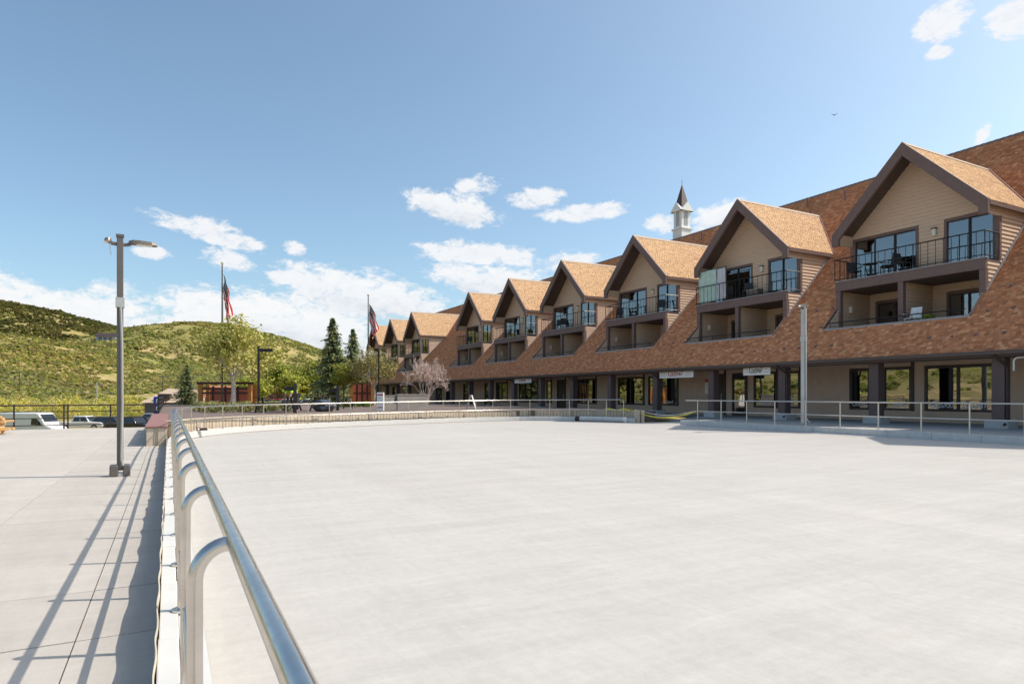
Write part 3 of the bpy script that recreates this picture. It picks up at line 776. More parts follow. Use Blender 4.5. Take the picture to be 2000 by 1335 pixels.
tag(link('shingles', shingle_mesh('shingles', SV[rest], SCc[rest]), roof), kind='stuff')
rc_ = MB()
for k in range(int((Y1 - Y0) / .3)):
    y = Y0 + k * .3
    rc_.hexa([(RIDGE_X - .14, y, RIDGE_Z - .115), (RIDGE_X + .14, y, RIDGE_Z - .115), (RIDGE_X + .14, y + .32, RIDGE_Z - .135), (RIDGE_X - .14, y + .32, RIDGE_Z - .135), (RIDGE_X - .01, y, RIDGE_Z + .05), (RIDGE_X + .01, y, RIDGE_Z + .05), (RIDGE_X + .01, y + .32, RIDGE_Z + .03), (RIDGE_X - .01, y + .32, RIDGE_Z + .03)])
rc_.build('ridge_cap', 'trim', roof)
sg = MB().hexa([(-.06, -.09, -.02), (.05, -.09, .07), (.05, .09, .07), (-.06, .09, -.02), (-.09, -.07, .03), (-.02, -.07, .12), (-.02, .07, .12), (-.09, .07, .03)]).mesh('snow_guard', 'trim')
sg.transform(Matrix.Scale(.68, 4))
for (x, ya, yb) in ((26.0, 9.2, 14.6), (26.95, 11.0, 13.1), (26.95, 19.6, 22.2), (27.9, 19.7, 22.0), (26.0, 18.4, 24.0), (26.95, 28.7, 31.2), (27.9, 10.6, 13.0)):
    y = ya
    while y < yb: q = link('snow_guard', sg, roof); q.location = (x, y + RNG.uniform(-.05, .05), x - RC + .02); y += .85
for (x, y, hh) in ((35.4, 24.2, .6), (34.6, 25.9, .5), (36.0, 27.2, .45), (35.6, 36.0, .5), (35.5, 44.0, .6), (35.8, 53.0, .5), (36.1, 33.4, .4), (36.0, 62, .5)):
    MB().tube([(x, y, x - RC - .1), (x, y, x - RC + hh)], .05, 8).build('vent_pipe', 'trim', roof, smooth=True)

# body, gable ends, shop front
WX = 28.5
for yy in (Y0 + .15, Y1 - .15):
    MB().prism([(28.8, .0), (44.4, .0), (44.4, 6.2), (RIDGE_X, RIDGE_Z - .3), (28.8, 28.8 - RC - .3)], yy - .1, yy + .1, 'y').build('gable_wall', 'siding', lodge)
MB().box(44.2, 44.4, Y0 + .3, Y1 - .3, 0, 6.1).build('rear_wall', 'siding', lodge)
OPEN = [(4.6, 7.2, 0), (8.6, 11.4, 0), (13.19, 15.82, 0), (16.37, 17.62, 0), (18.25, 19.25, 0), (21.98, 23.05, 0), (23.39, 24.91, 0), (25.45, 26.45, 1), (27.02, 27.98, 1),
        (30.95, 32.53, 0), (33.1, 33.75, 0), (34.24, 37.06, 0), (39.76, 42.32, 0), (44.03, 45.29, 1), (46.2, 47.0, 0), (48.49, 51.9, 0), (54.2, 56.6, 0), (58.0, 59.2, 1), (62.0, 64.6, 0),
        (67.0, 69.6, 0), (71.0, 72.2, 1), (76.0, 79.0, 0), (82.0, 84.5, 0), (88.0, 90.0, 0), (92.0, 93.2, 1), (96, 98.5, 0)]
ZS, ZT, ZF, ZC = .73, 2.66, .26, 3.18
sw = MB(); y = Y0
for (a, b, d) in OPEN:
    sw.box(WX, WX + .2, y, a, .0, ZC)
    sw.box(WX, WX + .2, a, b, ZT, ZC)
    if not d: sw.box(WX, WX + .2, a, b, .0, ZS)
    y = b
sw.box(WX, WX + .2, y, Y1, 0, ZC)
sw.build('shop_wall', 'shop_wall', lodge)
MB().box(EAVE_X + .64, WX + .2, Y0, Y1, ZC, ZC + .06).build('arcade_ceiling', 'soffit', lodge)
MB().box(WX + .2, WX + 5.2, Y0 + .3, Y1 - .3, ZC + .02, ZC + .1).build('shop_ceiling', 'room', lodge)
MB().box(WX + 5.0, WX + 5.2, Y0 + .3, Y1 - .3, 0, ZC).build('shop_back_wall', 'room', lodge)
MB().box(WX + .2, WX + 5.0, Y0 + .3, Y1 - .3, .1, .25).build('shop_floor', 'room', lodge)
MB().box(EAVE_X + .30, EAVE_X + .62, Y0, Y1, 2.72, 3.0).build('eave_beam', 'trim_dark', lodge)
MB().prism([(EAVE_X - .16, 2.83), (EAVE_X - .02, 2.83), (EAVE_X + .0, 2.96), (EAVE_X - .18, 2.96)], Y0, Y1, 'y').build('gutter', 'gutter', lodge)
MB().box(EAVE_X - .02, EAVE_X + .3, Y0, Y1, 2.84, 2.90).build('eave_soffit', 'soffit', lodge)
for (a, b, d) in OPEN:
    zb = ZF if d else ZS; fr = MB(); w = .09
    fr.box(WX - .02, WX + .12, a, a + w, zb, ZT).box(WX - .02, WX + .12, b - w, b, zb, ZT).box(WX - .02, WX + .12, a + w, b - w, ZT - .13, ZT).box(WX - .02, WX + .12, a + w, b - w, zb, zb + .1)
    f = fr.build('door' if d else 'shop_window', 'frame_dark', lodge)
    nb = 1 if b - a < 2 else (2 if b - a < 3 else 3); st = (b - a - 2 * w) / nb
    for k in range(nb):
        y0 = a + w + k * st; y1 = y0 + st
        if k: MB().box(WX - .01, WX + .11, y0 - .05, y0 + .05, zb + .1, ZT - .13).build('mullion', 'frame_dark', f)
        e0 = .05 if k else 0; e1 = .05 if k < nb - 1 else 0
        dk = (a == 27.02 or a == 44.03)
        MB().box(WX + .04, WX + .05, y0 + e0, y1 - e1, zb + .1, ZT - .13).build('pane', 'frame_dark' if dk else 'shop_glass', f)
    if d: MB().tube([(WX - .05, a + .2, 1.1), (WX - .05, a + .2, 1.5)], .015, 8).build('handle', 'steel_far', f)
    MB().box(WX - .05, WX + .0, a - .12, a - .001, zb - (.0 if d else .02), ZT + .2).build('side_trim', 'trim_dark', f)
# dark partitions and display stands inside the shops
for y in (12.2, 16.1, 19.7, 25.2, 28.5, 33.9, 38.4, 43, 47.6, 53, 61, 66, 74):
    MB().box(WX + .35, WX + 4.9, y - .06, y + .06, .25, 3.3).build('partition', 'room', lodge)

# columns
colm = MB().box(-.2, .2, -.2, .2, .5, 2.74).mesh('column', 'column_paint'); plm = MB().box(-.37, .37, -.37, .37, .2, .5).mesh('plinth', 'plinth_concrete')
k = -4
while 16.33 + 4.525 * k < Y1:
    yk = 16.33 + 4.525 * k
    c = link('column', colm, lodge); c.location = (25.95, yk, 0)
    p = link('plinth', plm, c)
    bv = p.modifiers.new('bevel', 'BEVEL'); bv.width = .02; bv.segments = 2
    if k % 2 == 1:
        MB().tube([(EAVE_X - .08, yk - .05, 2.86), (EAVE_X - .08, yk - .05, 2.78), (25.72, yk - .26, 2.45), (25.80, yk - .26, 2.3), (25.80, yk - .26, .6), (25.62, yk - .3, .42), (25.5, yk - .3, .38)], .045, 8).build('downpipe', 'trim_dark', lodge, smooth=True)
    k += 1
MB().tube([(25.6, 8.0, 2.70), (25.6, 11.15, 2.70), (25.6, 11.22, 2.66), (25.6, 11.26, 2.58), (25.6, 11.26, 2.25)], .03, 8).build('conduit', 'white_paint', lodge, smooth=True)
MB().tube([(25.45, 17.0, 2.76), (25.45, 21.6, 2.76)], .016, 6).build('conduit', 'white_paint', lodge)

# dormer (built once at local origin, copied along the roof)
def siding_rows(mb, fn, z0, z1, exp=.165):
    """fn(zmid, z) -> list of wall stretches (p0, p1, normal) at height z; lapped wedge boards with slanted ends"""
    z = z0
    while z < z1 - .02:
        zt = min(z1, z + exp); zm = (z + zt) / 2
        for (b, t) in zip(fn(zm, z), fn(zm, zt)):
            (ax, ay), (bx, by), (nx, ny) = b; (cx_, cy_), (dx, dy), _ = t; t0, t1 = .040, .006
            mb.hexa([(ax, ay, z), (bx, by, z), (bx + nx * t0, by + ny * t0, z), (ax + nx * t0, ay + ny * t0, z),
                     (cx_, cy_, zt), (dx, dy, zt), (dx + nx * t1, dy + ny * t1, zt), (cx_ + nx * t1, cy_ + ny * t1, zt)])
        z = zt
WL = 1.10; HW = 3.10; AP = 12.24; FZ = 6.70; LF = 4.15; SILL = -.99; LB = 2.35; K = XF - RC   # K: roof height at the face plane
DL0, DL1, DR0, DR1 = -.02, 3.02, -3.02, -1.07       # upper sliding doors
sd = MB()
def front(zm, z):
    h = max(.01, min(HW, AP - .2 - z))
    if zm < 8.82: return [((WL, DR1), (WL, DL0), (-1, 0))] + [((WL, DL1), (WL, HW), (-1, 0))]
    return [((WL, -h), (WL, h), (-1, 0))]
siding_rows(sd, front, FZ, AP - .22)
def cheek(sgn):
    def fn(zm, z):
        x0 = WL if FZ < zm < 8.5 else .03
        return [((x0, sgn * HW), (max(x0 + .01, z - K), sgn * HW), (0, sgn))] if zm - K > x0 + .03 else []
    return fn
for sgn in (-1, 1): siding_rows(sd, cheek(sgn), K + .08, 8.98)
# lower balcony: back wall, side walls, partition
def lowback(zm, z):
    if zm < 5.92: return [((LB, -3.0), (LB, -2.3), (-1, 0)), ((LB, -.5), (LB, .06), (-1, 0)), ((LB, 2.72), (LB, 3.0), (-1, 0)), ((LB, .18), (LB, .28), (-1, 0))]
    return [((LB, -3.0), (LB, .06), (-1, 0)), ((LB, .18), (LB, 3.0), (-1, 0))]
siding_rows(sd, lowback, LF, 6.3)
siding_rows(sd, lambda zm, z: [((.18, .06), (LB, .06), (0, -1)), ((.18, .18), (LB, .18), (0, 1))], LF, 6.3)
siding_rows(sd, lambda zm, z: [((min(.1, max(SILL, z - K)), HW - .06), (LB, HW - .06), (0, -1)), ((min(.1, max(SILL, z - K)), -HW + .06), (LB, -HW + .06), (0, 1))], LF, 6.3)
proto = sd.build('dormer', 'siding', lodge)
# core boxes behind siding so that no light leaks
cr = MB()
cr.box(WL + .03, WL + .1, DR1, DL0, FZ, 8.8).box(WL + .03, WL + .1, DL1, HW, FZ, 8.8)
cr.prism([(-HW, 8.8), (HW, 8.8), (HW, 9.1), (0, AP - .2), (-HW, 9.1)], WL + .03, WL + .1, 'x')
for sgn in (-1, 1):
    y0, y1 = sorted((sgn * (HW - .055), sgn * (HW - .005)))
    cr.prism([(.04, K + .0), (.04, 6.66), (WL, 6.66), (WL, 8.5), (.04, 8.5), (.04, 8.98), (3.5, 8.98), (.04, K - .05)], y0, y1, 'y')
cr.box(.18, LB, .065, .175, LF, 6.3)
cr.box(LB + .05, LB + .1, -3.0, -2.3, LF, 6.3).box(LB + .05, LB + .1, -.5, .28, LF, 6.3).box(LB + .05, LB + .1, 2.72, 3.0, LF, 6.3).box(LB + .05, LB + .1, -2.3, -.5, 5.95, 6.3).box(LB + .05, LB + .1, .28, 2.72, 5.95, 6.3)
cr.build('core_wall', 'siding', proto)
rm = MB()   # rooms behind the glass
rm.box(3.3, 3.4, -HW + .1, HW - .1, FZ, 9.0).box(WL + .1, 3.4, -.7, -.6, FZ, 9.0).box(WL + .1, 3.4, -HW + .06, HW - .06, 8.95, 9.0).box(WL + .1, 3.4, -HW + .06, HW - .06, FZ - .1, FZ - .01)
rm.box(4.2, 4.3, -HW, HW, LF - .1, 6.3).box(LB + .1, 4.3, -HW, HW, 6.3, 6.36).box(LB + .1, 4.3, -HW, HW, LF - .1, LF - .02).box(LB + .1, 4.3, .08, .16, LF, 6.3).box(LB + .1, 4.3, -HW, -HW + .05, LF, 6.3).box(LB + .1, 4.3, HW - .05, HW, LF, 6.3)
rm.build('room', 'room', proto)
MB().box(SILL, LB, -HW, HW, LF - .12, LF).build('lower_floor', 'deck_brown', proto)
MB().box(SILL - .06, SILL + .10, -HW + .03, HW - .03, LF - .05, 4.47).build('ledge', 'ledge', proto)
MB().box(.1, WL + .1, -HW - .02, HW + .02, 6.50, FZ).build('balcony_floor', 'trim', proto)
MB().box(.05, LB + .05, -HW + .08, HW - .08, 6.30, 6.36).build('lower_ceiling', 'soffit', proto)
MB().box(-.06, .1, -HW - .06, HW + .06, 6.30, FZ + .02).build('balcony_beam', 'trim', proto)
MB().box(-.09, .1, -HW - .09, HW + .09, FZ + .022, FZ + .06).build('beam_cap', 'ledge', proto)
for yy in (-HW + .06, .12, HW - .06):
    MB().box(-.03, .17, yy - .115, yy + .115, LF, 6.298).build('post', 'trim', proto)
# sloping side boards of the roof recess
for sgn in (-1, 1):
    y0, y1 = sorted((sgn * HW, sgn * (HW + .05)))
    MB().hexa([(SILL, y0, SILL + K - .02), (.0, y0, K - .02), (.0, y1, K - .02), (SILL, y1, SILL + K - .02), (SILL, y0, SILL + K + .07), (.0, y0, K + .07), (.0, y1, K + .07), (SILL, y1, SILL + K + .07)]).build('recess_trim', 'trim', proto)
    y0, y1 = sorted((sgn * (HW + .035), sgn * (HW + .10)))
    MB().hexa([(.0, y0, K), (3.55, y0, K + 3.55), (3.55, y1, K + 3.55), (.0, y1, K), (.0, y0, K + .07), (3.48, y0, K + 3.55), (3.48, y1, K + 3.55), (.0, y1, K + .07)]).build('flashing', 'ledge', proto)
# dormer roof
OH = 3.25
rf = MB()
for sgn in (-1, 1):
    th = .2
    A = [(.0, 0, AP), (6.85, 0, AP), (RC + AP - OH - XF + .05, sgn * OH, AP - OH), (.0, sgn * OH, AP - OH)]
    Bv = [(x, y, z - th) for x, y, z in A]
    rf.hexa(Bv + A)
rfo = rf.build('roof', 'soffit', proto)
for sgn in (-1, 1):
    g = np.random.default_rng(11 + sgn); rws = []
    o = np.array([-.10, sgn * (OH + .05), AP - OH - .05]); u = np.array([1., 0, 0]); v = np.array([0, -sgn * S2, S2]); nrm = np.array([0, sgn * S2, S2])
    nC = int((OH + .03) / S2 / EXP) + 1
    for k in range(nC):
        v0 = k * EXP; zz = o[2] + (v0 + EXP / 2) * S2
        rws.append((o, u, v, nrm, v0, min(v0 + EXP, (OH + .05) / S2), [(0, zz + RC - XF + .12)]))
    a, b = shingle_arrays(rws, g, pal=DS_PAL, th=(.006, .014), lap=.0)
    tag(link('shingles', shingle_mesh('shingles', a, b), rfo if False else proto), kind='stuff')
    # valley flashing and ridge cap
    MB().tube([(6.82, sgn * .02, AP + .03), (RC + AP - OH - XF, sgn * OH, AP - OH + .03)], .035, 6).build('valley_flashing', 'red_brown_cap', proto)
MB().prism([(-.16, AP - .12), (0, AP + .045), (.16, AP - .12), (0, AP + .0)], -.1, 6.8, 'x').build('ridge_cap', 'roof_tan', proto)
for sgn in (-1, 1):
    MB().prism([(0, AP + .03), (sgn * (OH + .04), AP - OH - .01), (sgn * (OH + .04), AP - OH - .58), (sgn * (OH - .30), AP - OH - .58), (sgn * (OH - .30), AP - OH - .58 + .30), (0, AP - .56)], -.14, -.015, 'x').build('fascia', 'trim', proto)
    y0, y1 = sorted((sgn * (OH - .02), sgn * (OH + .05)))
    MB().box(-.0, 3.55, y0, y1, AP - OH - .22, AP - OH - .03).build('eave_board', 'trim', proto)
    y0, y1 = sorted((sgn * HW, sgn * (HW + .035)))
    MB().box(WL - .06, WL + .1, *sorted((sgn * (HW - .12), sgn * (HW + .04))), FZ + .06, 8.5).build('corner_post', 'trim', proto)
# sliding doors
def slider(x, y0, y1, z0, z1, n, blind=None):
    w = .11; fr = MB().box(x - .05, x + .1, y0, y0 + w, z0, z1).box(x - .05, x + .1, y1 - w, y1, z0, z1).box(x - .05, x + .1, y0 + w, y1 - w, z1 - w, z1).box(x - .05, x + .1, y0 + w, y1 - w, z0, z0 + .05)
    fr.build('door_frame', 'trim', proto); st = (y1 - y0 - 2 * w) / n
    for k in range(n):
        a, b = y0 + w + k * st, y0 + w + (k + 1) * st; xx = x + (.0 if k % 2 else .04)
        MB().box(xx - .02, xx + .02, a, a + .05, z0 + .05, z1 - w).box(xx - .02, xx + .02, b - .05, b, z0 + .05, z1 - w).box(xx - .02, xx + .02, a + .05, b - .05, z1 - w - .06, z1 - w).box(xx - .02, xx + .02, a + .05, b - .05, z0 + .05, z0 + .12).build('sash', 'frame_dark', proto)
        MB().box(xx - .004, xx + .004, a + .05, b - .05, z0 + .12, z1 - w - .06).build('pane', 'glass', proto)
slider(WL + .0, DL0, DL1, FZ + .06, 8.82, 3)
slider(WL + .0, DR0, DR1, FZ + .06, 8.82, 2)
slider(LB + .03, .28, 2.72, LF, 5.92, 3)
slider(LB + .03, -2.3, -.5, LF, 5.92, 2)
# railings
def railing(mb, pts, zb, zt, step=.30):
    for (a, b) in zip(pts[:-1], pts[1:]):
        mb.tube([(*a, zt), (*b, zt)], .026, 6).tube([(*a, zb), (*b, zb)], .018, 6)
        L = math.dist(a, b); n = max(1, int(L / step))
        for k in range(n + 1):
            x, y = a[0] + (b[0] - a[0]) * k / n, a[1] + (b[1] - a[1]) * k / n
            mb.tube([(x, y, zb - .08), (x, y, zt)], .022 if k % 6 == 0 else .012, 5, cap=False)
rl = MB(); railing(rl, [(WL - .07, HW + .12), (-.02, HW + .12), (-.02, -HW - .02), (WL - .07, -HW - .02)], FZ + .16, 7.80); rl.build('railing', 'black_metal', proto)
lr = MB().tube([(SILL + .03, -HW + .2, 4.72), (SILL + .03, HW - .1, 4.72)], .025, 6)
for yy in (-2.7, -.9, 1.0, 2.8): lr.tube([(SILL + .03, yy, 4.4), (SILL + .03, yy, 4.72)], .016, 5)
lr.build('lower_railing', 'black_metal', proto)
MB().box(WL - .16, WL - .03, -.78, -.62, 8.22, 8.52).build('wall_light', 'lamp_glass', proto, bevel=.02)
MB().box(WL - .18, WL - .02, -.80, -.60, 8.522, 8.56).build('light_cap', 'trim_dark', proto)
MB().box(.7, .86, HW - .22, HW - .10, 5.3, 5.62).build('wall_light', 'lamp_glass', proto, bevel=.02)
lights = []
dormers = {}
for i, yc in enumerate(DORM):
    d = proto if i == 0 else copy_tree(proto, lodge)
    d.location = (XF, yc, 0); dormers[round((yc - 16.33) / 9.05)] = d
# curtains and blinds differ from room to room
def curtain(k, y0, y1, z0, z1, x, m, step=.13):
    mb = MB(); y = y0
    while y < y1: mb.box(x, x + .012, y, min(y1, y + step * .72), z0, z1); y += step
    mb.build('curtain', m, dormers[k])
curtain(0, -2.85, -1.2, FZ + .1, 8.7, WL + .16, 'blind', .14); curtain(0, 2.45, 2.85, FZ + .1, 8.7, WL + .16, 'curtain', .1)
curtain(1, -1.75, -1.35, FZ + .1, 8.7, WL + .2, 'curtain', .1); curtain(2, -2.9, -2.2, FZ + .1, 8.7, WL + .2, 'blind', .12)
curtain(3, -2.9, -1.4, FZ + .1, 8.7, WL + .2, 'curtain', .12); curtain(4, .1, .9, FZ + .1, 8.7, WL + .2, 'curtain', .12); curtain(5, -2.9, -2.0, FZ + .1, 8.7, WL + .2, 'blind', .12)
curtain(1, -2.2, -1.7, LF + .1, 5.8, LB + .2, 'blind', .2); curtain(0, .4, 1.2, LF + .1, 5.8, LB + .2, 'blind', .3)
MB().box(LB - .08, LB - .03, -1.5, .02, 5.97, 6.06).build('conduit', 'siding', dormers[0])
MB().box(LB - .07, LB - .03, -.06, .04, LF, 6.0).build('conduit', 'siding', dormers[0])

# cupola on the ridge
cu = thing('cupola', 'white louvred cupola with dark pointed spire on the lodge roof ridge', 'cupola', (38.0, 40.7, 0))
cu.scale = (.86, .86, 1.0)
MB().box(-.62, .62, -.62, .62, 11.6, 15.25).build('base', 'white_paint', cu)
MB().box(-.72, .72, -.72, .72, 15.25, 15.36).build('cornice', 'white_paint', cu)
MB().box(-.55, .55, -.55, .55, 15.36, 17.0).build('lantern', 'white_paint', cu)
for sx, sy in ((-1, 0), (0, -1), (1, 0), (0, 1)):
    for q in (0,):
        z = 15.55
        lv = MB()
        while z < 16.65:
            if sx: lv.box(*sorted((sx * .555, sx * .575)), -.23, .23, z, z + .09)
            else: lv.box(-.23, .23, *sorted((sy * .555, sy * .575)), z, z + .09)
            z += .12
        lv.build('louvre', 'louver', cu)
    g_ = MB()
    if sx: g_.prism([(-.8, 16.75), (.8, 16.75), (0, 17.5)], *sorted((sx * .50, sx * .80)), 'x')
    else: g_.prism([(-.8, 16.75), (.8, 16.75), (0, 17.5)], *sorted((sy * .50, sy * .80)), 'y')
    g_.build('gablet', 'white_paint', cu)
sp = MB(); sp.v = [(-.52, -.52, 17.05), (.52, -.52, 17.05), (.52, .52, 17.05), (-.52, .52, 17.05), (0, 0, 19.15)]; sp.f = [(0, 1, 4), (1, 2, 4), (2, 3, 4), (3, 0, 4), (3, 2, 1, 0)]
sp.build('spire', 'spire', cu)
MB().tube([(0, 0, 19.0), (0, 0, 19.5)], .02, 6).build('finial', 'spire', cu)

# ------------------------------------------------------------------ shop signs and lettering
def text_mesh(s, size, m, ext=.004, bold=0.0):
    c = bpy.data.curves.new('txt', 'FONT'); c.body = s; c.size = size; c.extrude = ext; c.offset = bold; c.align_x = 'CENTER'; c.align_y = 'CENTER'
    o = bpy.data.objects.new('txt', c); COL.objects.link(o); dg = bpy.context.evaluated_depsgraph_get(); dg.update()
    me = bpy.data.meshes.new_from_object(o.evaluated_get(dg)); bpy.data.objects.remove(o); me.materials.clear(); me.materials.append(M[m]); return me
ROT = Matrix.Rotation(R(-90), 4, 'Z') @ Matrix.Rotation(R(90), 4, 'X')     # text faces -x, reading direction -y
def put_text(parent, name, s, size, m, x, y, z, sx=1.0, bold=0.0):
    me = text_mesh(s, size, m, bold=bold); me.transform(Matrix.Diagonal((sx, 1, 1, 1))); me.transform(ROT); o = link(name, me, parent); o.location = (x, y, z); return o
def logo(parent, x, y, z, h, m, sx=1.0):
    put_text(parent, 'lettering', 'C', h * 1.45, m, x, y + h * 1.93 * sx, z + h * .06, sx, .012 * h)
    put_text(parent, 'lettering', 'OLE', h * .95, m, x, y + h * .95 * sx, z - h * .1, sx * .72, .014 * h)
    put_text(parent, 'lettering', 'S', h * 1.15, m, x, y + h * .08 * sx, z - h * .03, sx, .012 * h)
    put_text(parent, 'lettering', 'POR', h * .95, m, x, y - h * .95 * sx, z - h * .1, sx * .72, .014 * h)
    put_text(parent, 'lettering', 'T', h * 1.3, m, x, y - h * 1.93 * sx, z + h * .06, sx, .012 * h)
for (y0, y1, lab, cm_) in ((26.62, 29.39, 'white shop sign with dark red lettering under the eave above blank wall', 'print_red'), (21.45, 23.1, 'white shop sign with dark lettering above the display window near the tall pole', 'print_dark'),
                      (44.7, 47.5, 'small distant white shop sign with dark red lettering under the far eave', 'print_red')):
    yc = (y0 + y1) / 2; L = y1 - y0
    s_ = thing('shop_sign', lab, 'sign', (25.7, yc, 2.62), group='shop signs under the eave')
    MB().box(-.03, .03, -L / 2, L / 2, -.22, .22).build('panel', 'sign_white', s_, bevel=.008)
    logo(s_, -.036, 0, 0.0, .29, cm_, .9 if L > 2 else .62)
    for sgn in (-1, 1):
        for zz, ww in ((.07, .13), (-.07, .18)):
            MB().box(-.034, -.031, sgn * L * .36 - L * ww / 2, sgn * L * .36 + L * ww / 2, zz - .018, zz + .018).build('small_print', 'print_grey', s_)
    for sgn in (-1, 1): MB().tube([(0, sgn * L * .42, .2), (0, sgn * L * .42, .33)], .01, 6).build('hanger', 'black_metal', s_)
ns = thing('notice_sign', 'small white notice with red heading on the shop wall by dark door', 'sign', (WX - .02, 28.3, 1.9))
MB().box(-.012, .0, -.22, .22, -.4, .28).build('panel', 'sign_white', ns)
MB().box(-.012, .0, -.22, .22, .285, .46).build('heading', 'print_red', ns)
MB().tube([(-.013, .12 * math.cos(a), -.02 + .15 * math.sin(a)) for a in np.linspace(0, 6.283, 20)], .012, 5, cap=False).build('ring_mark', 'print_grey', ns)
for (yy, hh, z) in ((18.75, .20, .98), (15.1, .26, .98), (13.9, .24, .98), (17.0, .2, .98), (24.1, .2, .98), (31.7, .2, .95), (41.0, .2, .95)):
    dec = thing('window_lettering', {18.75: 'white shop lettering on the narrow window right of the blank wall', 15.1: 'white shop lettering low on the left pane of the widest shop window', 13.9: 'white shop lettering low on the right pane of the widest shop window', 17.0: 'white shop lettering on the window behind the second column from right', 24.1: 'white shop lettering on the display window under the dark lettered sign', 31.7: 'white shop lettering on the window below the red lettered sign', 41.0: 'white shop lettering on a distant shop window reflecting trees'}[yy], 'lettering', (WX + .03, yy, z), group='white lettering on shop windows')
    logo(dec, 0, 0, 0, hh, 'print_white', .8)
# dark outlet on wall
# ------------------------------------------------------------------ lamp posts
def square_lamp(name, label, loc, h, w, rz, both):
    t = thing(name, label, 'lamp post', loc, rz, group='square lamp posts by the rink')
    MB().box(-w / 2, w / 2, -w / 2, w / 2, .1, h).build('pole', 'lamp_pole', t, bevel=.008)
    MB().box(-w / 2 - .012, w / 2 + .012, -w / 2 - .012, w / 2 + .012, h - .03, h + .012).build('pole_cap', 'lamp_pole', t)
    MB().box(-w / 2 - .018, w / 2 + .018, -w / 2 - .03, w / 2 + .018, h * .70, h * .70 + .17).build('junction_box', 'galv', t)
    MB().tube([(.01, -w / 2 - .03, h * .70), (.03, -w / 2 - .032, h * .55), (.035, -w / 2 - .032, h * .3), (.02, -w / 2 - .032, .3), (.05, -w / 2 - .05, .18)], .022, 8).build('conduit', 'conduit', t, smooth=True)
    return t
def lamp_head(t, w, h, sgn, L=.52):
    a = MB().tube([(sgn * w / 2, 0, h - .16), (sgn * (w / 2 + .07), 0, h - .15), (sgn * (w / 2 + .14), 0, h - .11)], .032, 8).build('head_arm', 'lamp_pole', t, smooth=True)
    x0, x1 = sorted((sgn * (w / 2 + .1), sgn * (w / 2 + .1 + L)))
    hd = MB(); xs = [0, .15, .4, .8, 1]; hw_ = [.05, .09, .11, .11, .08]; tk = [.03, .05, .05, .04, .02]
    for k in range(5):
        x = sgn * (w / 2 + .08 + L * xs[k]); zc = h - .10
        hd.v += [(x, -hw_[k], zc - .03), (x, hw_[k], zc - .03), (x, hw_[k] * .7, zc - .03 + tk[k] + .015), (x, -hw_[k] * .7, zc - .03 + tk[k] + .015)]
        if k: i = k * 4; hd.f += [(i-4+j, i-4+(j+1) % 4, i+(j+1) % 4, i+j) for j in range(4)]
    hd.f += [(3, 2, 1, 0), (16, 17, 18, 19)]
    o = hd.build('lamp_head', 'lamp_pole', t)
    MB().box(*sorted((sgn * (w / 2 + .2), sgn * (w / 2 + L)))[0:2], -.08, .08, h - .138, h - .131).build('lens', 'lamp_glass', t)
l1 = square_lamp('lamp_post', 'tall square bronze lamp post with light conduit standing on the left pavement', (-.76, 13.1, 0), 4.20, .098, R(2), True)
lamp_head(l1, .098, 4.2, 1, .44); lamp_head(l1, .098, 4.2, -1, .10)
MB().tube([(-.14, -.03, 4.06), (-.15, -.03, 3.95), (-.13, -.02, 3.84)], .006, 5).build('loose_wire', 'wire', l1)
for (x0, x1) in ((-.155, -.025), (.045, .150)):
    MB().box(x0, x1, -.13, .13, 0, .20).build('base_block', 'lamp_pole', l1, bevel=.02)
MB().box(-.16, .16, -.11, .11, .0, .06).build('base_plate', 'galv', l1)
l2 = square_lamp('lamp_post', 'grey square lamp post with white conduit behind the right handrail', (21.9, 16.72, .2), 4.75, .15, R(15), False)
lamp_head(l2, .15, 4.75, -1, .42); lamp_head(l2, .15, 4.75, 1, .1)
MB().tube([(-.02, -.11, 4.6), (-.02, -.11, .35), (.1, -.14, .2), (.2, -.16, .14)], .02, 8).build('conduit', 'white_paint', l2, smooth=True)
for ob in l2.children:
    if ob.name.startswith('pole'): ob.data.materials[0] = M['galv']
def dark_lamp(label, loc, h, arm, hl, dz=0.0):
    t = thing('lamp_post', label, 'lamp post', loc, 0, group='dark lamp posts on the plaza')
    MB().box(-.07, .07, -.07, .07, 0, h).build('pole', 'black_metal', t)
    dx, dy = .8817, -.4719
    a = MB(); s = 1 if arm > 0 else -1
    a.hexa([(0, -.0, h - .35), (dx * arm, dy * arm, h - .35), (dx * arm + .1, dy * arm + .2, h - .35), (.1, .2, h - .35), (0, 0, h - .15), (dx * arm, dy * arm, h - .15), (dx * arm + .1, dy * arm + .2, h - .15), (.1, .2, h - .15)])
    a.build('lamp_head', 'black_metal', t); return t
dark_lamp('dark lamp post beside the white trunked tree with head to the right', (5.11, 44.5, PZ), 4.0, .85, .3)
dark_lamp('short dark post with arm to the left near the yellow shirted person', (5.3, 31.9, PZ - .03), 1.42, -.42, .3)
dark_lamp('short dark post with arm to the left under the tall spruce', (8.3, 36.2, PZ - .03), 1.40, -.46, .3)
tl = thing('lamp_post', 'tall thin dark lamp post with pale bracket arms before the second flag', 'lamp post', (15.3, 52.0, PZ))
MB().tube([(0, 0, 0), (0, 0, 4.6)], .06, 8).build('pole', 'black_metal', tl); 
for s in (-1, 1): MB().tube([(0, 0, 4.3), (s * .5, -s * .25, 4.3), (s * .55, -s * .27, 4.0)], .03, 6).build('arm', 'galv', tl)

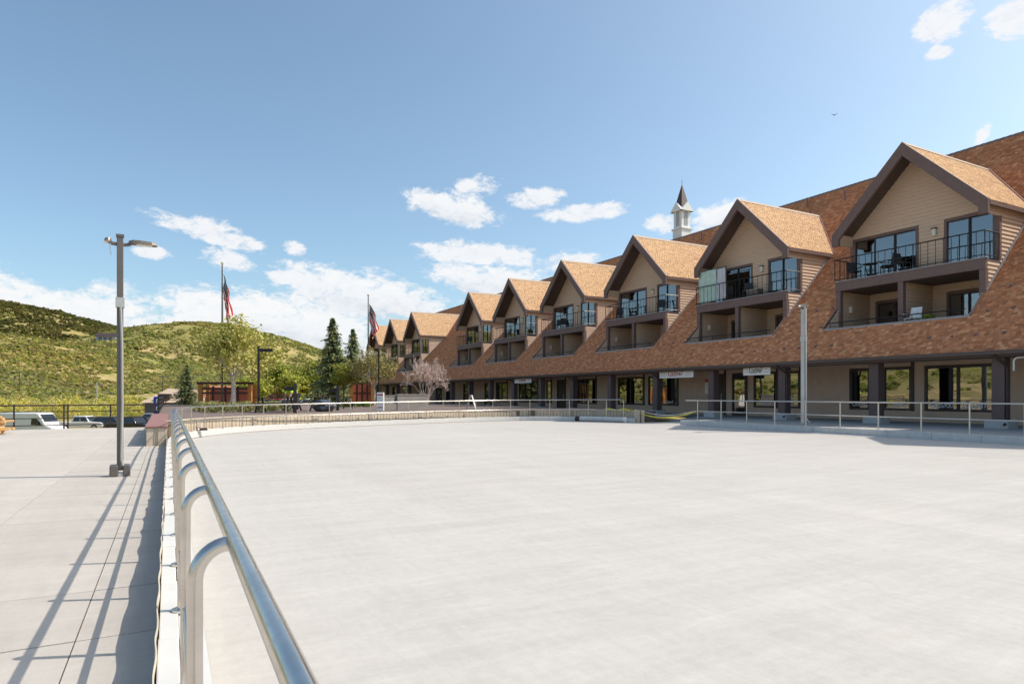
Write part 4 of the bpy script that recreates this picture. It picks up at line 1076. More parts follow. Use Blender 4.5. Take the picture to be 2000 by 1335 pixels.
# ------------------------------------------------------------------ flags
def flag(label, plabel, loc, h, seed, hoist, fly, spread, side):
    p = thing('flagpole', plabel, 'flagpole', loc, 0, group='flagpoles on the plaza')
    MB().tube([(0, 0, -.6), (0, 0, h * .5), (0, 0, h)], [.085, .07, .045], 10).build('pole', 'wood_pole', p, smooth=True)
    MB().tube([(0, 0, h), (0, 0, h + .08), (0, 0, h + .18), (0, 0, h + .24)], [.04, .11, .11, .03], 10).build('ball', 'gold', p, smooth=True)
    MB().tube([(.09, -.06, h - .1), (.10, -.07, h * .3)], .008, 4).build('halyard', 'white_rope', p)
    nu, nv = 40, 26; g = np.random.default_rng(seed); vs, uvs, fs = [], [], []
    rx, ry = .8817 * side, -.4719 * side
    for i in range(nu + 1):
        u = i / nu
        for j in range(nv + 1):
            v = j / nv
            hang = fly * u
            hor = spread * (1 - math.exp(-2.2 * u)) * (.35 + .65 * v) + .10 * math.sin(9 * u + 5 * v) * u
            dep = .22 * math.sin(11 * v + 3 * u) * (.3 + u) * .8 + .1 * math.sin(17 * u - 6 * v)
            z = h - .75 - (1 - v) * hoist * (1 - .42 * u) - hang * .78 + .06 * math.sin(8 * v) * u
            vs.append((loc[0] + .1 * side + rx * hor + .4719 * dep, loc[1] + ry * hor + .8817 * dep, loc[2] + z)); uvs.append((u, v))
    for i in range(nu):
        for j in range(nv): a = i * (nv + 1) + j; fs.append((a, a + nv + 1, a + nv + 2, a + 1))
    me = bpy.data.meshes.new('flag'); me.from_pydata(vs, [], fs); uvl = me.uv_layers.new(name='UVMap')
    for lp in me.loops: uvl.data[lp.index].uv = uvs[lp.vertex_index]
    me.polygons.foreach_set('use_smooth', [True] * len(me.polygons)); me.materials.append(M['flag_cloth'])
    o = link('flag', me); sol = o.modifiers.new('thick', 'SOLIDIFY'); sol.thickness = .006
    tag(o, label, 'flag', 'drooping striped flags on flagpoles')
flag('drooping star striped flag on the tall left flagpole above the pale tree', 'tall dark flagpole rising through the pale barked tree at left', (3.78, 56.96, PZ), 11.4, 5, 2.0, 4.3, .72, 1)
flag('drooping star striped flag beside the spruces nearer the lodge', 'dark flagpole between the spruces and the lodge', (18.3, 66.0, -.5), 12.2, 9, 1.9, 3.5, 1.05, 1)

# ------------------------------------------------------------------ trees on and behind the plaza
AP_ = [(.55, .54, .13), (.66, .60, .17), (.45, .48, .11), (.72, .62, .22), (.34, .39, .09), (.60, .53, .20)]
GR_ = [(.42, .46, .08), (.52, .53, .09), (.32, .38, .07), (.58, .54, .10), (.24, .31, .06)]
broad_tree('pale_barked_tree', 'pale barked tree with thin yellow green crown in front of left flagpole', (4.55, 56.6, PZ - .05), 7.0, 6.4, 6000, .13, AP_, 21, 'bark_white', .17, .34, depth=3, blob=.95)
broad_tree('broadleaf_tree', 'rounded yellow green tree left of the short dark post', (12.6, 88.0, -.9), 6.2, 6.0, 6000, .17, GR_, 31, group='green trees beyond the plaza')
broad_tree('broadleaf_tree', 'rounded darker green tree right of the short dark post', (17.2, 94.0, -.9), 7.0, 5.6, 6000, .17, [tuple(.8 * np.array(c)) for c in GR_], 33, group='green trees beyond the plaza')
broad_tree('broadleaf_tree', 'low green tree between the dark lamp post and the rounded trees', (9.2, 84.0, -.9), 4.2, 5.0, 4200, .16, GR_, 35, group='green trees beyond the plaza')
broad_tree('broadleaf_tree', 'small bright yellow green tree in front of the tall spruce', (13.5, 57.0, PZ - .05), 3.7, 2.3, 2600, .10, [(.34, .36, .05), (.42, .40, .07), (.26, .30, .04)], 37, trunk_r=.07)
broad_tree('pale_barked_tree', 'crooked pale branched tree with sparse tan leaves before the second flagpole', (15.9, 55.5, PZ - .05), 4.8, 5.0, 2900, .105, [(.40, .33, .12), (.33, .30, .10), (.44, .36, .17), (.28, .27, .08)], 39, 'bark_pale', .10, .32, depth=3, blob=.8)
NP = [(.25, .30, .15), (.32, .36, .17), (.17, .22, .12), (.44, .43, .18), (.27, .32, .19)]
spruce('tall dark spruce with ragged top right of plaza centre', (16.2, 73.0, -.9), 10.9, 7.2, 41, NP)
spruce('slimmer spruce behind the second flag', (19.6, 77.5, -.9), 10.3, 5.8, 43, [tuple(np.array(c) * 1.25) for c in NP])
spruce('small dense young spruce by the grey garage', (1.36, 63.5, PZ - .4), 3.9, 3.4, 45, NP, .02, .7)
spruce('narrow dark spruce tucked against the far end of the lodge', (23.2, 84.0, -.9), 7.5, 3.0, 47, NP)
# bare pink tree
bt = thing('bare_tree', 'leafless pinkish twiggy tree in front of the far lodge arcade', 'tree', (15.6, 41.6, PZ - .05)); g = np.random.default_rng(51); mb = MB()
for k in range(7):
    a = 6.283 * k / 7 + g.uniform(-.3, .3); d = Vector((math.cos(a) * .38, math.sin(a) * .38, 1)).normalized()
    branch_tubes(mb, Vector((math.cos(a) * .05, math.sin(a) * .05, 0)), d, 1.25, .04, 6, g, .62, 3, None, .04, .0085)
me = mb.mesh('trunk', 'bark_pink'); zmax = max(v[2] for v in mb.v); sc_ = 3.55 / zmax
wmax = max(abs(v[0]) for v in mb.v); me.transform(Matrix.Diagonal((1.95 / wmax, 1.95 / wmax, sc_ * 1.03, 1))); link('branches', me, bt)

# valley thicket
g = np.random.default_rng(61)
TPAL = [(.66, .60, .07), (.55, .54, .07), (.76, .62, .07), (.38, .42, .07), (.24, .29, .06), (.76, .56, .12), (.16, .20, .06), (.60, .52, .22), (.66, .56, .28)]
for (n, a0, a1, d0, d1, nl, lab) in ((230, -13.5, 2.5, 122, 178, 40000, 'yellow green thicket of shrubs behind the parked vehicles'), (150, -100, -14, 70, 120, 14000, 'thicket of shrubs beyond the left edge of the pavement')):
    cs, rr = [], []
    for k in range(n):
        a = R(g.uniform(a0, a1)); d = g.uniform(d0, d1); x, y = d * math.sin(a), d * math.cos(a); h0 = float(height(np.array([x]), np.array([y]))[0]); r = g.uniform(.8, 2.1) * g.uniform(.8, 1.25)
        for q in range(3): cs.append((x + g.normal(0, r * .5), y + g.normal(0, r * .5), h0 + r * g.uniform(.3, 1.1))); rr.append(r * g.uniform(.5, .9))
    q, f, c = leaf_cloud(cs, rr, nl, .17 if nl > 20000 else .3, TPAL, 62, .85, .4)
    tag(link('thicket', np_mesh('thicket', q, f, 'leaf', c)), lab, 'shrubs', kind='stuff')
cs, rr = [], []
for k in range(60):
    a = g.uniform(-.50, -.15); Y = g.uniform(125, 175); x, y = cxy(a, Y); h0 = float(height(np.array([x]), np.array([y]))[0]); r = g.uniform(1.2, 2.6); cs.append((x, y, h0 + r * .6)); rr.append(r)
q, f, c = leaf_cloud(cs, rr, 11000, .24, GR_, 63, .8, .4)
tag(link('thicket', np_mesh('thicket', q, f, 'leaf', c)), 'green thicket at the hill foot behind the plaza trees', 'shrubs', kind='stuff')
# planting beds
for (lab, x0, x1, y0, y1, n, pal, hh) in (('low green planting bed below the right timber frame', 9.5, 13.0, 45.5, 47.5, 2600, [(.16, .24, .04), (.24, .30, .05), (.10, .16, .03)], .45),
                                     ('mixed grey green shrub bed behind the far left handrail', 1.2, 5.6, 34.0, 39.0, 5200, [(.28, .30, .14), (.34, .33, .18), (.20, .24, .06), (.42, .36, .10)], .6)):
    cs = [(RNG.uniform(x0, x1), RNG.uniform(y0, y1), PZ + hh * .4) for k in range(40)]
    q, f, c = leaf_cloud(cs, [hh * .6] * 40, n, .06, pal, 64, .8, .4)
    tag(link('planting', np_mesh('planting', q, f, 'leaf', c)), lab, 'planting', kind='stuff')

# ------------------------------------------------------------------ timber frames, walls and furniture on the plaza
def timber_frame(label, loc, rz, w, h, d, nx):
    t = thing('timber_frame', label, 'timber frame', loc, rz, group='orange timber frames with red panels')
    for sx in (-1, 1):
        for sy in (-1, 1):
            MB().box(sx * w / 2 - .15, sx * w / 2 + .15, sy * d / 2 - .15, sy * d / 2 + .15, 0, h).build('post', 'orange_timber', t)
    MB().box(-w / 2 + .16, w / 2 - .16, d / 2 - .06, d / 2 + .04, .1, h - .35).build('panel', 'red_panel', t)
    for k in range(nx):
        x = -w / 2 + (k + 1) * w / (nx + 1); MB().box(x - .08, x + .08, -d / 2 - .02, -d / 2 + .10, 0, h - .15).build('upright', 'dark_timber', t)
    for z in (.95, h - .42): MB().box(-w / 2 + .151, w / 2 - .151, -d / 2 - .08, -d / 2 - .025, z, z + .16).build('cross_beam', 'dark_timber', t)
    MB().box(-w / 2 - .3, w / 2 + .3, -d / 2 - .1, -d / 2 + .08, h + .002, h + .2).build('top_beam', 'dark_timber', t)
    return t
timber_frame('orange timber frame with red panel round the left flagpole', (4.45, 59.2, PZ - .03), R(-24), 4.0, 1.75, 1.6, 3)
timber_frame('narrow orange timber frame with red panel beside the tall spruce', (16.2, 60.5, PZ - .03), R(-16), 1.9, 2.3, 1.2, 3)
def plank_wall(label, a, b, h, z):
    L = math.dist(a, b); t = thing('plank_wall', label, 'wall', (a[0], a[1], z), math.atan2(b[1] - a[1], b[0] - a[0]), group='grey plank walls on the plaza')
    k = 0; zz = 0
    while zz < h - .05:
        MB().box(0, L, -.04 - .004 * (k % 2), .04, zz + .006, min(h, zz + .19)).build('plank', 'grey_plank', t); zz += .19; k += 1
    MB().box(-.04, L + .04, -.08, .1, h + .002, h + .05).build('cap', 'galv', t)
plank_wall('long grey horizontal plank wall below the bare pink tree', (11.55, 35.6), (13.9, 37.0), .86, PZ - .03)
plank_wall('short grey plank wall behind the white information pillar', (11.0, 36.6), (12.0, 37.6), .80, PZ - .03)
ip = thing('information_pillar', 'white information pillar with red heading standing behind the far handrail', 'sign', (10.4, 35.0, PZ - .03), R(-28))
MB().box(-.19, .19, -.1, .1, 0, 1.0).build('pillar', 'sign_white', ip, bevel=.01)
MB().box(-.16, .16, -.106, -.102, .84, .92).build('heading', 'print_red', ip); MB().box(-.14, .14, -.106, -.102, .14, .2).build('footer', 'print_red', ip)
for z in (.74, .66, .52, .44, .36): MB().box(-.13, .06 + .07 * (z < .6), -.106, -.102, z, z + .025).build('text_line', 'print_grey', ip)
af = thing('sandwich_board', 'white folding sandwich board on the plaza before the lodge arcade', 'sign', (16.6, 36.4, PZ - .03), R(58))
for s in (-1, 1):
    MB().hexa([(-.33, s * .30, 0), (.33, s * .30, 0), (.33, s * .27, 0), (-.33, s * .27, 0), (-.28, s * .05, .84), (.28, s * .05, .84), (.28, s * .02, .84), (-.28, s * .02, .84)]).build('board', 'pad_white', af)
MB().box(-.2, .2, -.045, .045, .842, .88).build('hinge', 'print_grey', af)
def picnic(label, loc, rz):
    t = thing('picnic_table', label, 'table', loc, rz, group='dark picnic tables')
    for k in range(4): MB().box(-.9, .9, -.36 + k * .18, -.36 + k * .18 + .165, .72, .76).build('plank', 'fence_dark', t)
    for s in (-1, 1): MB().box(-.9, .9, s * .72 - .13, s * .72 + .13, .43, .47).build('bench', 'fence_dark', t)
    for x in (-.7, .7):
        for s in (-1, 1): MB().hexa([(x - .03, s * .78 - .05, 0), (x + .03, s * .78 - .05, 0), (x + .03, s * .78 + .05, 0), (x - .03, s * .78 + .05, 0), (x - .03, s * .22 - .05, .72), (x + .03, s * .22 - .05, .72), (x + .03, s * .22 + .05, .72), (x - .03, s * .22 + .05, .72)]).build('leg', 'fence_dark', t)
        MB().box(x - .04, x + .04, -.8, .8, .38, .43).build('crossbar', 'fence_dark', t)
picnic('dark picnic table left of the yellow shirted person', (4.6, 33.4, PZ - .03), R(-25))
picnic('dark picnic table between the two short dark posts', (6.6, 36.4, PZ - .03), R(-40))
picnic('dark picnic table under the tall spruce behind the far handrail', (9.3, 40.5, PZ - .03), R(10))

bu = thing('covered_bundle', 'dark blue tarpaulin covered bundle on the plaza below the tall spruce', 'bundle', (7.2, 34.4, PZ - .03))
bv_, bf_ = ico2(); bq = MB(); bq.v = [tuple(np.array(p) * (1 + .18 * math.sin(7 * p[0] + 3 * p[1])) * np.array([.62, .45, .36]) + np.array([0, 0, .28])) for p in bv_]; bq.f = [tuple(q) for q in bf_]; bq.build('tarpaulin', 'car_dark', bu)
MB().tube([(-.62, 0, .3), (-.3, -.42, .42), (.25, -.42, .4), (.62, 0, .3)], .012, 5).build('cord', 'white_rope', bu)
# person bending over in a yellow shirt
def person(loc, rz):
    t = thing('person', 'person in bright yellow shirt and dark trousers bending forward behind far handrail', 'person', loc, rz)
    def skin(name, verts, edges, rad, m, root=0):
        me = bpy.data.meshes.new(name); me.from_pydata(verts, edges, []); o = link(name, me, t)
        s = o.modifiers.new('skin', 'SKIN'); 
        for i, sv_ in enumerate(me.skin_vertices[0].data): sv_.radius = rad[i] if isinstance(rad[i], tuple) else (rad[i],) * 2; sv_.use_root = (i == root)
        u = o.modifiers.new('sub', 'SUBSURF'); u.levels = 2; u.render_levels = 2; me.materials.append(M[m]); return o
    # body: pelvis, spine bent forward, neck, head, arms, legs
    v = [(0, 0, .92), (.16, 0, 1.05), (.34, 0, 1.16), (.46, 0, 1.18), (.54, 0, 1.16), (.64, 0, 1.15),
         (.36, .2, 1.12), (.44, .23, .86), (.55, .2, .66), (.59, .18, .58), (.36, -.2, 1.12), (.44, -.23, .86), (.55, -.2, .66), (.59, -.18, .58),
         (.0, .1, .86), (.06, .12, .48), (-.02, .12, .08), (.1, .13, .03), (.0, -.1, .86), (.04, -.12, .48), (-.04, -.12, .08), (.08, -.13, .03)]
    e = [(0, 1), (1, 2), (2, 3), (3, 4), (4, 5), (2, 6), (6, 7), (7, 8), (8, 9), (2, 10), (10, 11), (11, 12), (12, 13), (0, 14), (14, 15), (15, 16), (16, 17), (0, 18), (18, 19), (19, 20), (20, 21)]
    r = [.14, .135, .15, .06, .085, .075, .07, .05, .04, .035, .07, .05, .04, .035, .09, .07, .05, .04, .09, .07, .05, .04]
    b = skin('body', v, e, r, 'skin')
    vs = [(-.02, 0, .98), (.16, 0, 1.06), (.34, 0, 1.17), (.36, .2, 1.12), (.42, .225, .93), (.36, -.2, 1.12), (.42, -.225, .93)]
    skin('shirt', vs, [(0, 1), (1, 2), (2, 3), (3, 4), (2, 5), (5, 6)], [.155, .155, .17, .095, .07, .095, .07], 'hi_vis')
    vt = [(0, 0, .92), (.0, .1, .84), (.06, .12, .48), (-.02, .12, .1), (.0, -.1, .84), (.04, -.12, .48), (-.04, -.12, .1)]
    skin('trousers', vt, [(0, 1), (1, 2), (2, 3), (0, 4), (4, 5), (5, 6)], [.155, .11, .085, .068, .11, .085, .068], 'cloth_dark')
    hm = MB(); hv, hf = ico2(); hm.v = [tuple(Vector(p) * .1 + Vector((.57, 0, 1.19))) for p in hv if True]; hm.f = [tuple(q) for q in hf]; hm.build('hair', 'hair', t, smooth=True)
person((5.75, 34.2, PZ - .03), R(200))

# ------------------------------------------------------------------ fence on the left, lumber, tape, small things
def fence(label, a, b, z, h, step, doubles=()):
    L = math.dist(a, b); t = thing('metal_fence', label, 'fence', (a[0], a[1], z), math.atan2(b[1] - a[1], b[0] - a[0]), group='dark metal fences')
    n = int(L / step)
    for k in range(n + 1):
        x = L * k / n
        for off in ((0, .14) if k in doubles else (0,)):
            MB().box(x + off - .03, x + off + .03, -.03, .03, -.1, h).build('post', 'fence_dark', t)
    for zz, r in ((h - .05, .03), (h * .70, .018), (h * .42, .018), (h * .13, .018)):
        MB().box(-.2, L + .1, -.02 - .035, .02 - .035, zz - r, zz + r).build('rail', 'fence_dark', t)
    return t
fence('dark metal rail fence along the far edge of the left pavement', (-12.4, 32.35), (-.62, 33.6), 0, 1.02, 1.62, (5,))
fence('dark metal rail fence running away along the plaza side by the parking', (-.45, 33.8), (-.45, 65.5), PZ - .03, .75, 2.0)
fence('dark metal rail fence across the back of the plaza below the trees', (-.3, 65.7), (15.0, 65.7), PZ - .03, .9, 1.9)
bn = thing('banner', 'tall blue banner with white marks hanging on the plaza side fence', 'banner', (-.62, 41.2, .36), R(-30))
bv = MB(); 
for k in range(11):
    z = .96 * k / 10; w_ = .17 - .015 * math.sin(z * 6); dy = .03 * math.sin(z * 7)
    bv.v += [(-w_, dy - .006, z), (w_, -dy - .006, z), (w_, -dy + .006, z), (-w_, dy + .006, z)]
    if k: i = k * 4; bv.f += [(i-4+j, i-4+(j+1) % 4, i+(j+1) % 4, i+j) for j in range(4)]
bv.f += [(0, 1, 2, 3), (43, 42, 41, 40)]
bv.build('cloth', 'blue_banner', bn)
for (x0, x1, z0, z1) in ((-.02, .12, .78, .83), (-.02, .03, .60, .78), (.07, .12, .56, .70), (-.02, .1, .36, .41), (-.02, .03, .22, .36), (.0, .12, .18, .22)):
    MB().box(x0, x1, -.055, -.045, z0, z1).build('white_mark', 'print_white', bn)
g = np.random.default_rng(71); zz = .06
for lay in range(7):
    for q in range(3):
        L = g.uniform(1.5, 2.1) - lay * .05; wd = g.uniform(.16, .34); th = g.uniform(.05, .085)
        o = MB().box(-L / 2, L / 2, -wd / 2, wd / 2, 0, th).build('plank', 'lumber', bevel=.006, label='rough orange plank in the stacked lumber pile at the left edge', cat='plank', group='planks in the lumber pile')
        o.location = (-6.15 + g.uniform(-.18, .18), 29.1 + (q - 1) * .5 + g.uniform(-.08, .08), zz); o.rotation_euler = (g.uniform(-.02, .02), g.uniform(-.02, .02), g.uniform(-.22, .22))
    zz += .088
# caution tape across the gap
def ribbon(pts, w, name, m, parent):
    mb = MB(); P = [Vector(p) for p in pts]
    for k, p in enumerate(P):
        tw = .9 * math.sin(k * .37); d = Vector((math.sin(tw) * .3, math.sin(tw), math.cos(tw))).normalized() * w / 2; nrm = Vector((.001, .0015, 0))
        mb.v += [tuple(p - d), tuple(p + d), tuple(p + d + nrm), tuple(p - d + nrm)]
        if k: i = k * 4; mb.f += [(i-4+j, i-4+(j+1) % 4, i+(j+1) % 4, i+j) for j in range(4)]
    return mb.build(name, m, parent)
tp = thing('caution_tape', 'yellow caution tape strung across the gap in the handrail', 'tape')
A = Vector((*path.at(path.L - .3, WOFF), PZ + .06)); B = Vector((21.43, 21.93, .68)); N_ = 30
ribbon([A.lerp(B, k / N_) + Vector((0, 0, -.42 * math.sin(math.pi * k / N_) ** .8 * (1 - .35 * k / N_))) for k in range(N_ + 1)], .05, 'strand', 'tape', tp)
ribbon([A.lerp(B, k / N_) + Vector((.02, 0, .03 - .26 * math.sin(math.pi * k / N_))) for k in range(N_ + 1)], .03, 'strand', 'tape_pale', tp)
A2 = Vector((*path.at(path.L - 1.9, .10), .66))
ribbon([A2.lerp(A, k / 12) + Vector((0, 0, .03 * math.sin(k))) for k in range(13)], .06, 'strand', 'tape', tp)
# rolled cover on the rink by the end of the curved kerb
rl_ = thing('rolled_cover', 'long grey rolled cover lying against the kerb by the handrail gap', 'roll')
ts_ = np.linspace(path.L - 3.5, path.L - .45, 10)
MB().tube([(*path.at(t, -.16), .135) for t in ts_], .132, 14).build('roll', 'curb_grey', rl_, smooth=True)
MB().tube([(*path.at(path.L - .47, -.16), .145), (*path.at(path.L - .40, -.16), .145)], .144, 14).build('end_ring', 'white_paint', rl_, smooth=True)
MB().tube([(*path.at(path.L - 3.52, -.16), .135), (*path.at(path.L - 3.25, -.16), .135)], .1335, 14).build('end_sleeve', 'fence_dark', rl_, smooth=True)
mc = thing('pipe_manifold', 'small grey pipe fitting lying on the white kerb at the left rink corner', 'fitting', (.98, 23.75, .225), R(35))
MB().tube([(-.2, 0, .04), (.2, 0, .04)], .035, 8).build('pipe', 'galv', mc, smooth=True)
for x in (-.1, 0, .1): MB().tube([(x, -.06, .045), (x, .06, .045)], .045, 8).build('valve', 'fence_dark', mc, smooth=True)
MB().tube([(-.22, 0, .0), (-.22, 0, .13)], .012, 6).build('stem', 'black_metal', mc); MB().tube([(-.27, 0, .13), (-.17, 0, .13)], .01, 6).build('handle', 'black_metal', mc)

# balcony clutter
def chair(label, loc, rz, m='furniture', group='balcony chairs'):
    t = thing('chair', label, 'chair', loc, rz, group=group)
    MB().box(-.24, .24, -.23, .23, .40, .44).build('seat', m, t)
    MB().hexa([(-.24, .20, .46), (.24, .20, .46), (.24, .235, .46), (-.24, .235, .46), (-.22, .30, .92), (.22, .30, .92), (.22, .335, .92), (-.22, .335, .92)]).build('backrest', m, t)
    for sx in (-1, 1):
        for sy in (-1, 1): MB().tube([(sx * .21, sy * .2, 0), (sx * .21, sy * .2, .42)], .02, 6).build('leg', m, t)
        MB().box(sx * .25 - .025, sx * .25 + .025, -.22, .22, .60, .63).build('armrest', m, t)
    return t
zB = FZ + .06
ORD = {0: 'nearest', 1: 'second', 2: 'third', 3: 'fourth', 4: 'fifth', 5: 'sixth'}
for k, ly, rz in ((0, 2.55, 60), (0, 1.0, -40), (0, .3, 80), (1, -.2, 30), (1, 1.0, 60), (2, 2.2, 50), (2, .6, -30), (2, -2.2, 40), (3, 1.5, 20), (3, .4, 70), (4, 1.2, 0), (5, 1.0, 40)):
    pos = 'left' if ly > 1.4 else 'middle' if ly > .35 else 'right'
    chair(f'dark chair at the {pos} of the upper balcony on the {ORD[k]} dormer', (XF + .45, DORM[k + 1] + ly, zB), R(rz - 90))
chair('pale chair on the lower balcony of the nearest dormer', (XF - .3, DORM[1] - .55, LF + .05), R(-90), 'pad_white')
tb = thing('balcony_table', 'small dark round table among chairs on the nearest upper balcony', 'table', (XF + .4, DORM[1] + 1.75, zB))
MB().tube([(0, 0, .62), (0, 0, .65)], .3, 16).build('top', 'furniture', tb); MB().tube([(0, 0, 0), (0, 0, .62)], .03, 8).build('stem', 'furniture', tb); MB().tube([(0, 0, 0), (0, 0, .03)], .2, 12).build('foot', 'furniture', tb)
pb = thing('planter_box', 'brown box on the second dormer balcony beside the right chair', 'box', (XF + .4, DORM[2] - .75, zB)); MB().box(-.2, .2, -.4, .4, 0, .38).build('box_body', 'deck_brown', pb); MB().box(-.22, .22, -.42, .42, .382, .42).build('lid', 'wall_tan', pb)
def sheet(label, name, y0, y1, zt, zb_, x, m, waves, seed):
    g = np.random.default_rng(seed); nu, nv = 26, 16; vs, fs = [], []
    for i in range(nu + 1):
        for j in range(nv + 1):
            u, v = i / nu, j / nv
            vs.append((x + .035 * math.sin(waves * u * 6.283 + 2 * v) * (.4 + .6 * (1 - v)) + .02 * math.sin(5 * v), y0 + (y1 - y0) * u + .03 * math.sin(3 * v), zb_ + (zt - zb_) * v + .03 * math.sin(7 * u) * (1 - v)))
    for i in range(nu):
        for j in range(nv): a = i * (nv + 1) + j; fs.append((a, a + nv + 1, a + nv + 2, a + 1))
    me = bpy.data.meshes.new(name); me.from_pydata(vs, [], fs); me.materials.append(M[m]); me.polygons.foreach_set('use_smooth', [True] * len(fs))
    o = link(name, me); s = o.modifiers.new('thick', 'SOLIDIFY'); s.thickness = .012; tag(o, label, 'cloth')
sheet('pale green sheet screening the left end of the second dormer balcony', 'sheet', DORM[2] + 1.75, DORM[2] + 3.15, 8.72, 6.85, XF + .12, 'sheet_green', 3, 1)
sheet('grey towel hanging over the rail beside the green sheet', 'towel', DORM[2] + 1.1, DORM[2] + 1.72, 8.70, 6.9, XF + .16, 'towel_grey', 2, 2)
fr_ = thing('screen_frame', 'thin timber frame holding up the green sheet on second dormer balcony', 'frame', (XF + .2, DORM[2] + 2.1, zB))
for y in (-1.0, 1.02): MB().box(-.02, .02, y - .02, y + .02, 0, 1.99).build('upright', 'wood_pole', fr_)
MB().box(-.02, .02, -1.05, 1.07, 1.992, 2.03).build('crossbar', 'wood_pole', fr_)
pt = thing('potted_plant', 'small green plant on lower balcony ledge of the nearest dormer', 'plant', (XF - .6, DORM[1] - 1.35, LF))
MB().tube([(0, 0, 0), (0, 0, .2)], [.12, .16], 12).build('pot', 'pot', pt); q, f, c = leaf_cloud([(0, 0, .34)], [.24], 260, .07, [(.2, .3, .04), (.3, .36, .06)], 5); link('foliage', np_mesh('foliage', q, f, 'leaf', c), pt)

# ------------------------------------------------------------------ vehicles
def wheel(parent, x, y, r, w):
    s = 1 if y > 0 else -1
    o = MB().tube([(x, y - w / 2, r), (x, y + w / 2, r)], r, 20).build('wheel', 'tyre', parent, smooth=True)
    MB().tube([(x, y + s * w / 2, r), (x, y + s * (w / 2 + .012), r)], r * .62, 16).build('rim', 'rim', o, smooth=True)
def vehicle(name, label, cat, loc, rz, body, cabin, W, paint, wheels, wr, bed=None, group='vehicles parked below the pavement', splits=(.5,)):
    """+x is forward; body: side profile polygon, cabin: (xr0, xr1, xf1, xf0, zbelt, zroof) rear base, rear top, front top, front base"""
    t = thing(name, label, cat, loc, rz, group=group); h = W / 2
    MB().prism(body, -h, h, 'y').build('body', paint, t, bevel=.07, smooth=True)
    x0, x1, x2, x3, zb, zr = cabin; hb, ht = h - .04, h - .2
    c = MB().hexa([(x0, -hb, zb), (x3, -hb, zb), (x3, hb, zb), (x0, hb, zb), (x1, -ht, zr), (x2, -ht, zr), (x2, ht, zr), (x1, ht, zr)]).build('cabin', paint, t, bevel=.06, smooth=True)
    def lerp(a, b, q): return a + (b - a) * q
    za, zc = zb + .05, zr - .09; qa, qc = (za - zb) / (zr - zb), (zc - zb) / (zr - zb)
    for s in (-1, 1):
        ya, yc = s * (lerp(hb, ht, qa) + .006), s * (lerp(hb, ht, qc) + .006)
        pts = [0.0] + list(splits) + [1.0]
        for k in range(len(pts) - 1):
            ra, rb = pts[k], pts[k + 1]
            ba, bb = lerp(x0, x1, qa) + .12, lerp(x3, x2, qa) - .14; ta, tb_ = lerp(x0, x1, qc) + .12, lerp(x3, x2, qc) - .1
            A_, B_, C_, D_ = lerp(ba, bb, ra) + .03, lerp(ba, bb, rb) - .03, lerp(ta, tb_, rb) - .03, lerp(ta, tb_, ra) + .03
            MB().hexa([(A_, ya, za), (B_, ya, za), (B_, ya - s * .02, za), (A_, ya - s * .02, za), (D_, yc, zc), (C_, yc, zc), (C_, yc - s * .02, zc), (D_, yc - s * .02, zc)]).build('side_window', 'car_glass', t)
    for (xa, xb, nm, sg) in ((x3, x2, 'windscreen', 1), (x0, x1, 'rear_window', -1)):
        pa, pc = lerp(xa, xb, qa) + sg * .008, lerp(xa, xb, qc) + sg * .008; wa, wc = lerp(hb, ht, qa) - .09, lerp(hb, ht, qc) - .08
        MB().hexa([(pa, -wa, za), (pa, wa, za), (pa - sg * .02, wa, za), (pa - sg * .02, -wa, za), (pc, -wc, zc), (pc, wc, zc), (pc - sg * .02, wc, zc), (pc - sg * .02, -wc, zc)]).build(nm, 'car_glass', t)
    fx = max(p[0] for p in body); rx = min(p[0] for p in body)
    for s in (-1, 1):
        for x in wheels: wheel(t, x, s * (h - .08), wr, .22)
        MB().box(fx - .12, fx + .012, *sorted((s * (h - .1), s * (h - .42))), .68, .84).build('headlight', 'headlight', t)
        MB().box(rx - .012, rx + .08, *sorted((s * (h - .06), s * (h - .22))), .75, 1.0).build('tail_light', 'tail_light', t)
        MB().box(x3 - .55, x3 - .35, *sorted((s * (h + .02), s * (h + .2))), zb + .02, zb + .18).build('mirror', 'car_trim', t)
        MB().box(wheels[0] + wr + .1, wheels[1] - wr - .1, *sorted((s * (h - .02), s * (h + .015))), .3, .42).build('sill', 'car_trim', t)
    MB().box(fx - .05, fx + .03, -h + .15, h - .15, .38, .62).build('bumper', 'car_trim', t)
    MB().box(fx - .05, fx + .02, -h * .55, h * .55, .66, .82).build('grille', 'car_trim', t)
    if bed: MB().box(bed[0], bed[1], -h + .12, h - .12, bed[2], bed[2] + .012).build('bed', 'car_trim', t)
    return t
LOT = -3.09
PICK = [(-2.85, .5), (-2.85, 1.12), (-.95, 1.14), (1.0, 1.16), (2.55, 1.06), (2.85, .92), (2.9, .5), (2.4, .36), (-2.3, .36)]
SUVB = [(-2.4, .5), (-2.42, 1.08), (1.0, 1.1), (2.15, 1.0), (2.4, .86), (2.42, .45), (2.0, .33), (-2.1, .33)]
CARB = [(-2.25, .42), (-2.25, .98), (-1.6, .98), (.9, .96), (2.0, .86), (2.25, .70), (2.27, .4), (1.9, .26), (-1.9, .26)]
VANB = [(-3.1, .45), (-3.1, 2.58), (-2.9, 2.68), (1.1, 2.68), (1.35, 2.6), (1.95, 1.75), (2.05, 1.42), (2.75, 1.22), (3.0, .95), (3.02, .5), (2.6, .35), (-2.8, .35)]
vt_ = thing('white_van', 'long white high roofed van parked behind the left fence', 'van', (-12.4, 82.0, LOT), R(-33), group='vehicles parked below the pavement')
MB().prism(VANB, -1.0, 1.0, 'y').build('body', 'car_white', vt_, bevel=.1, smooth=True)
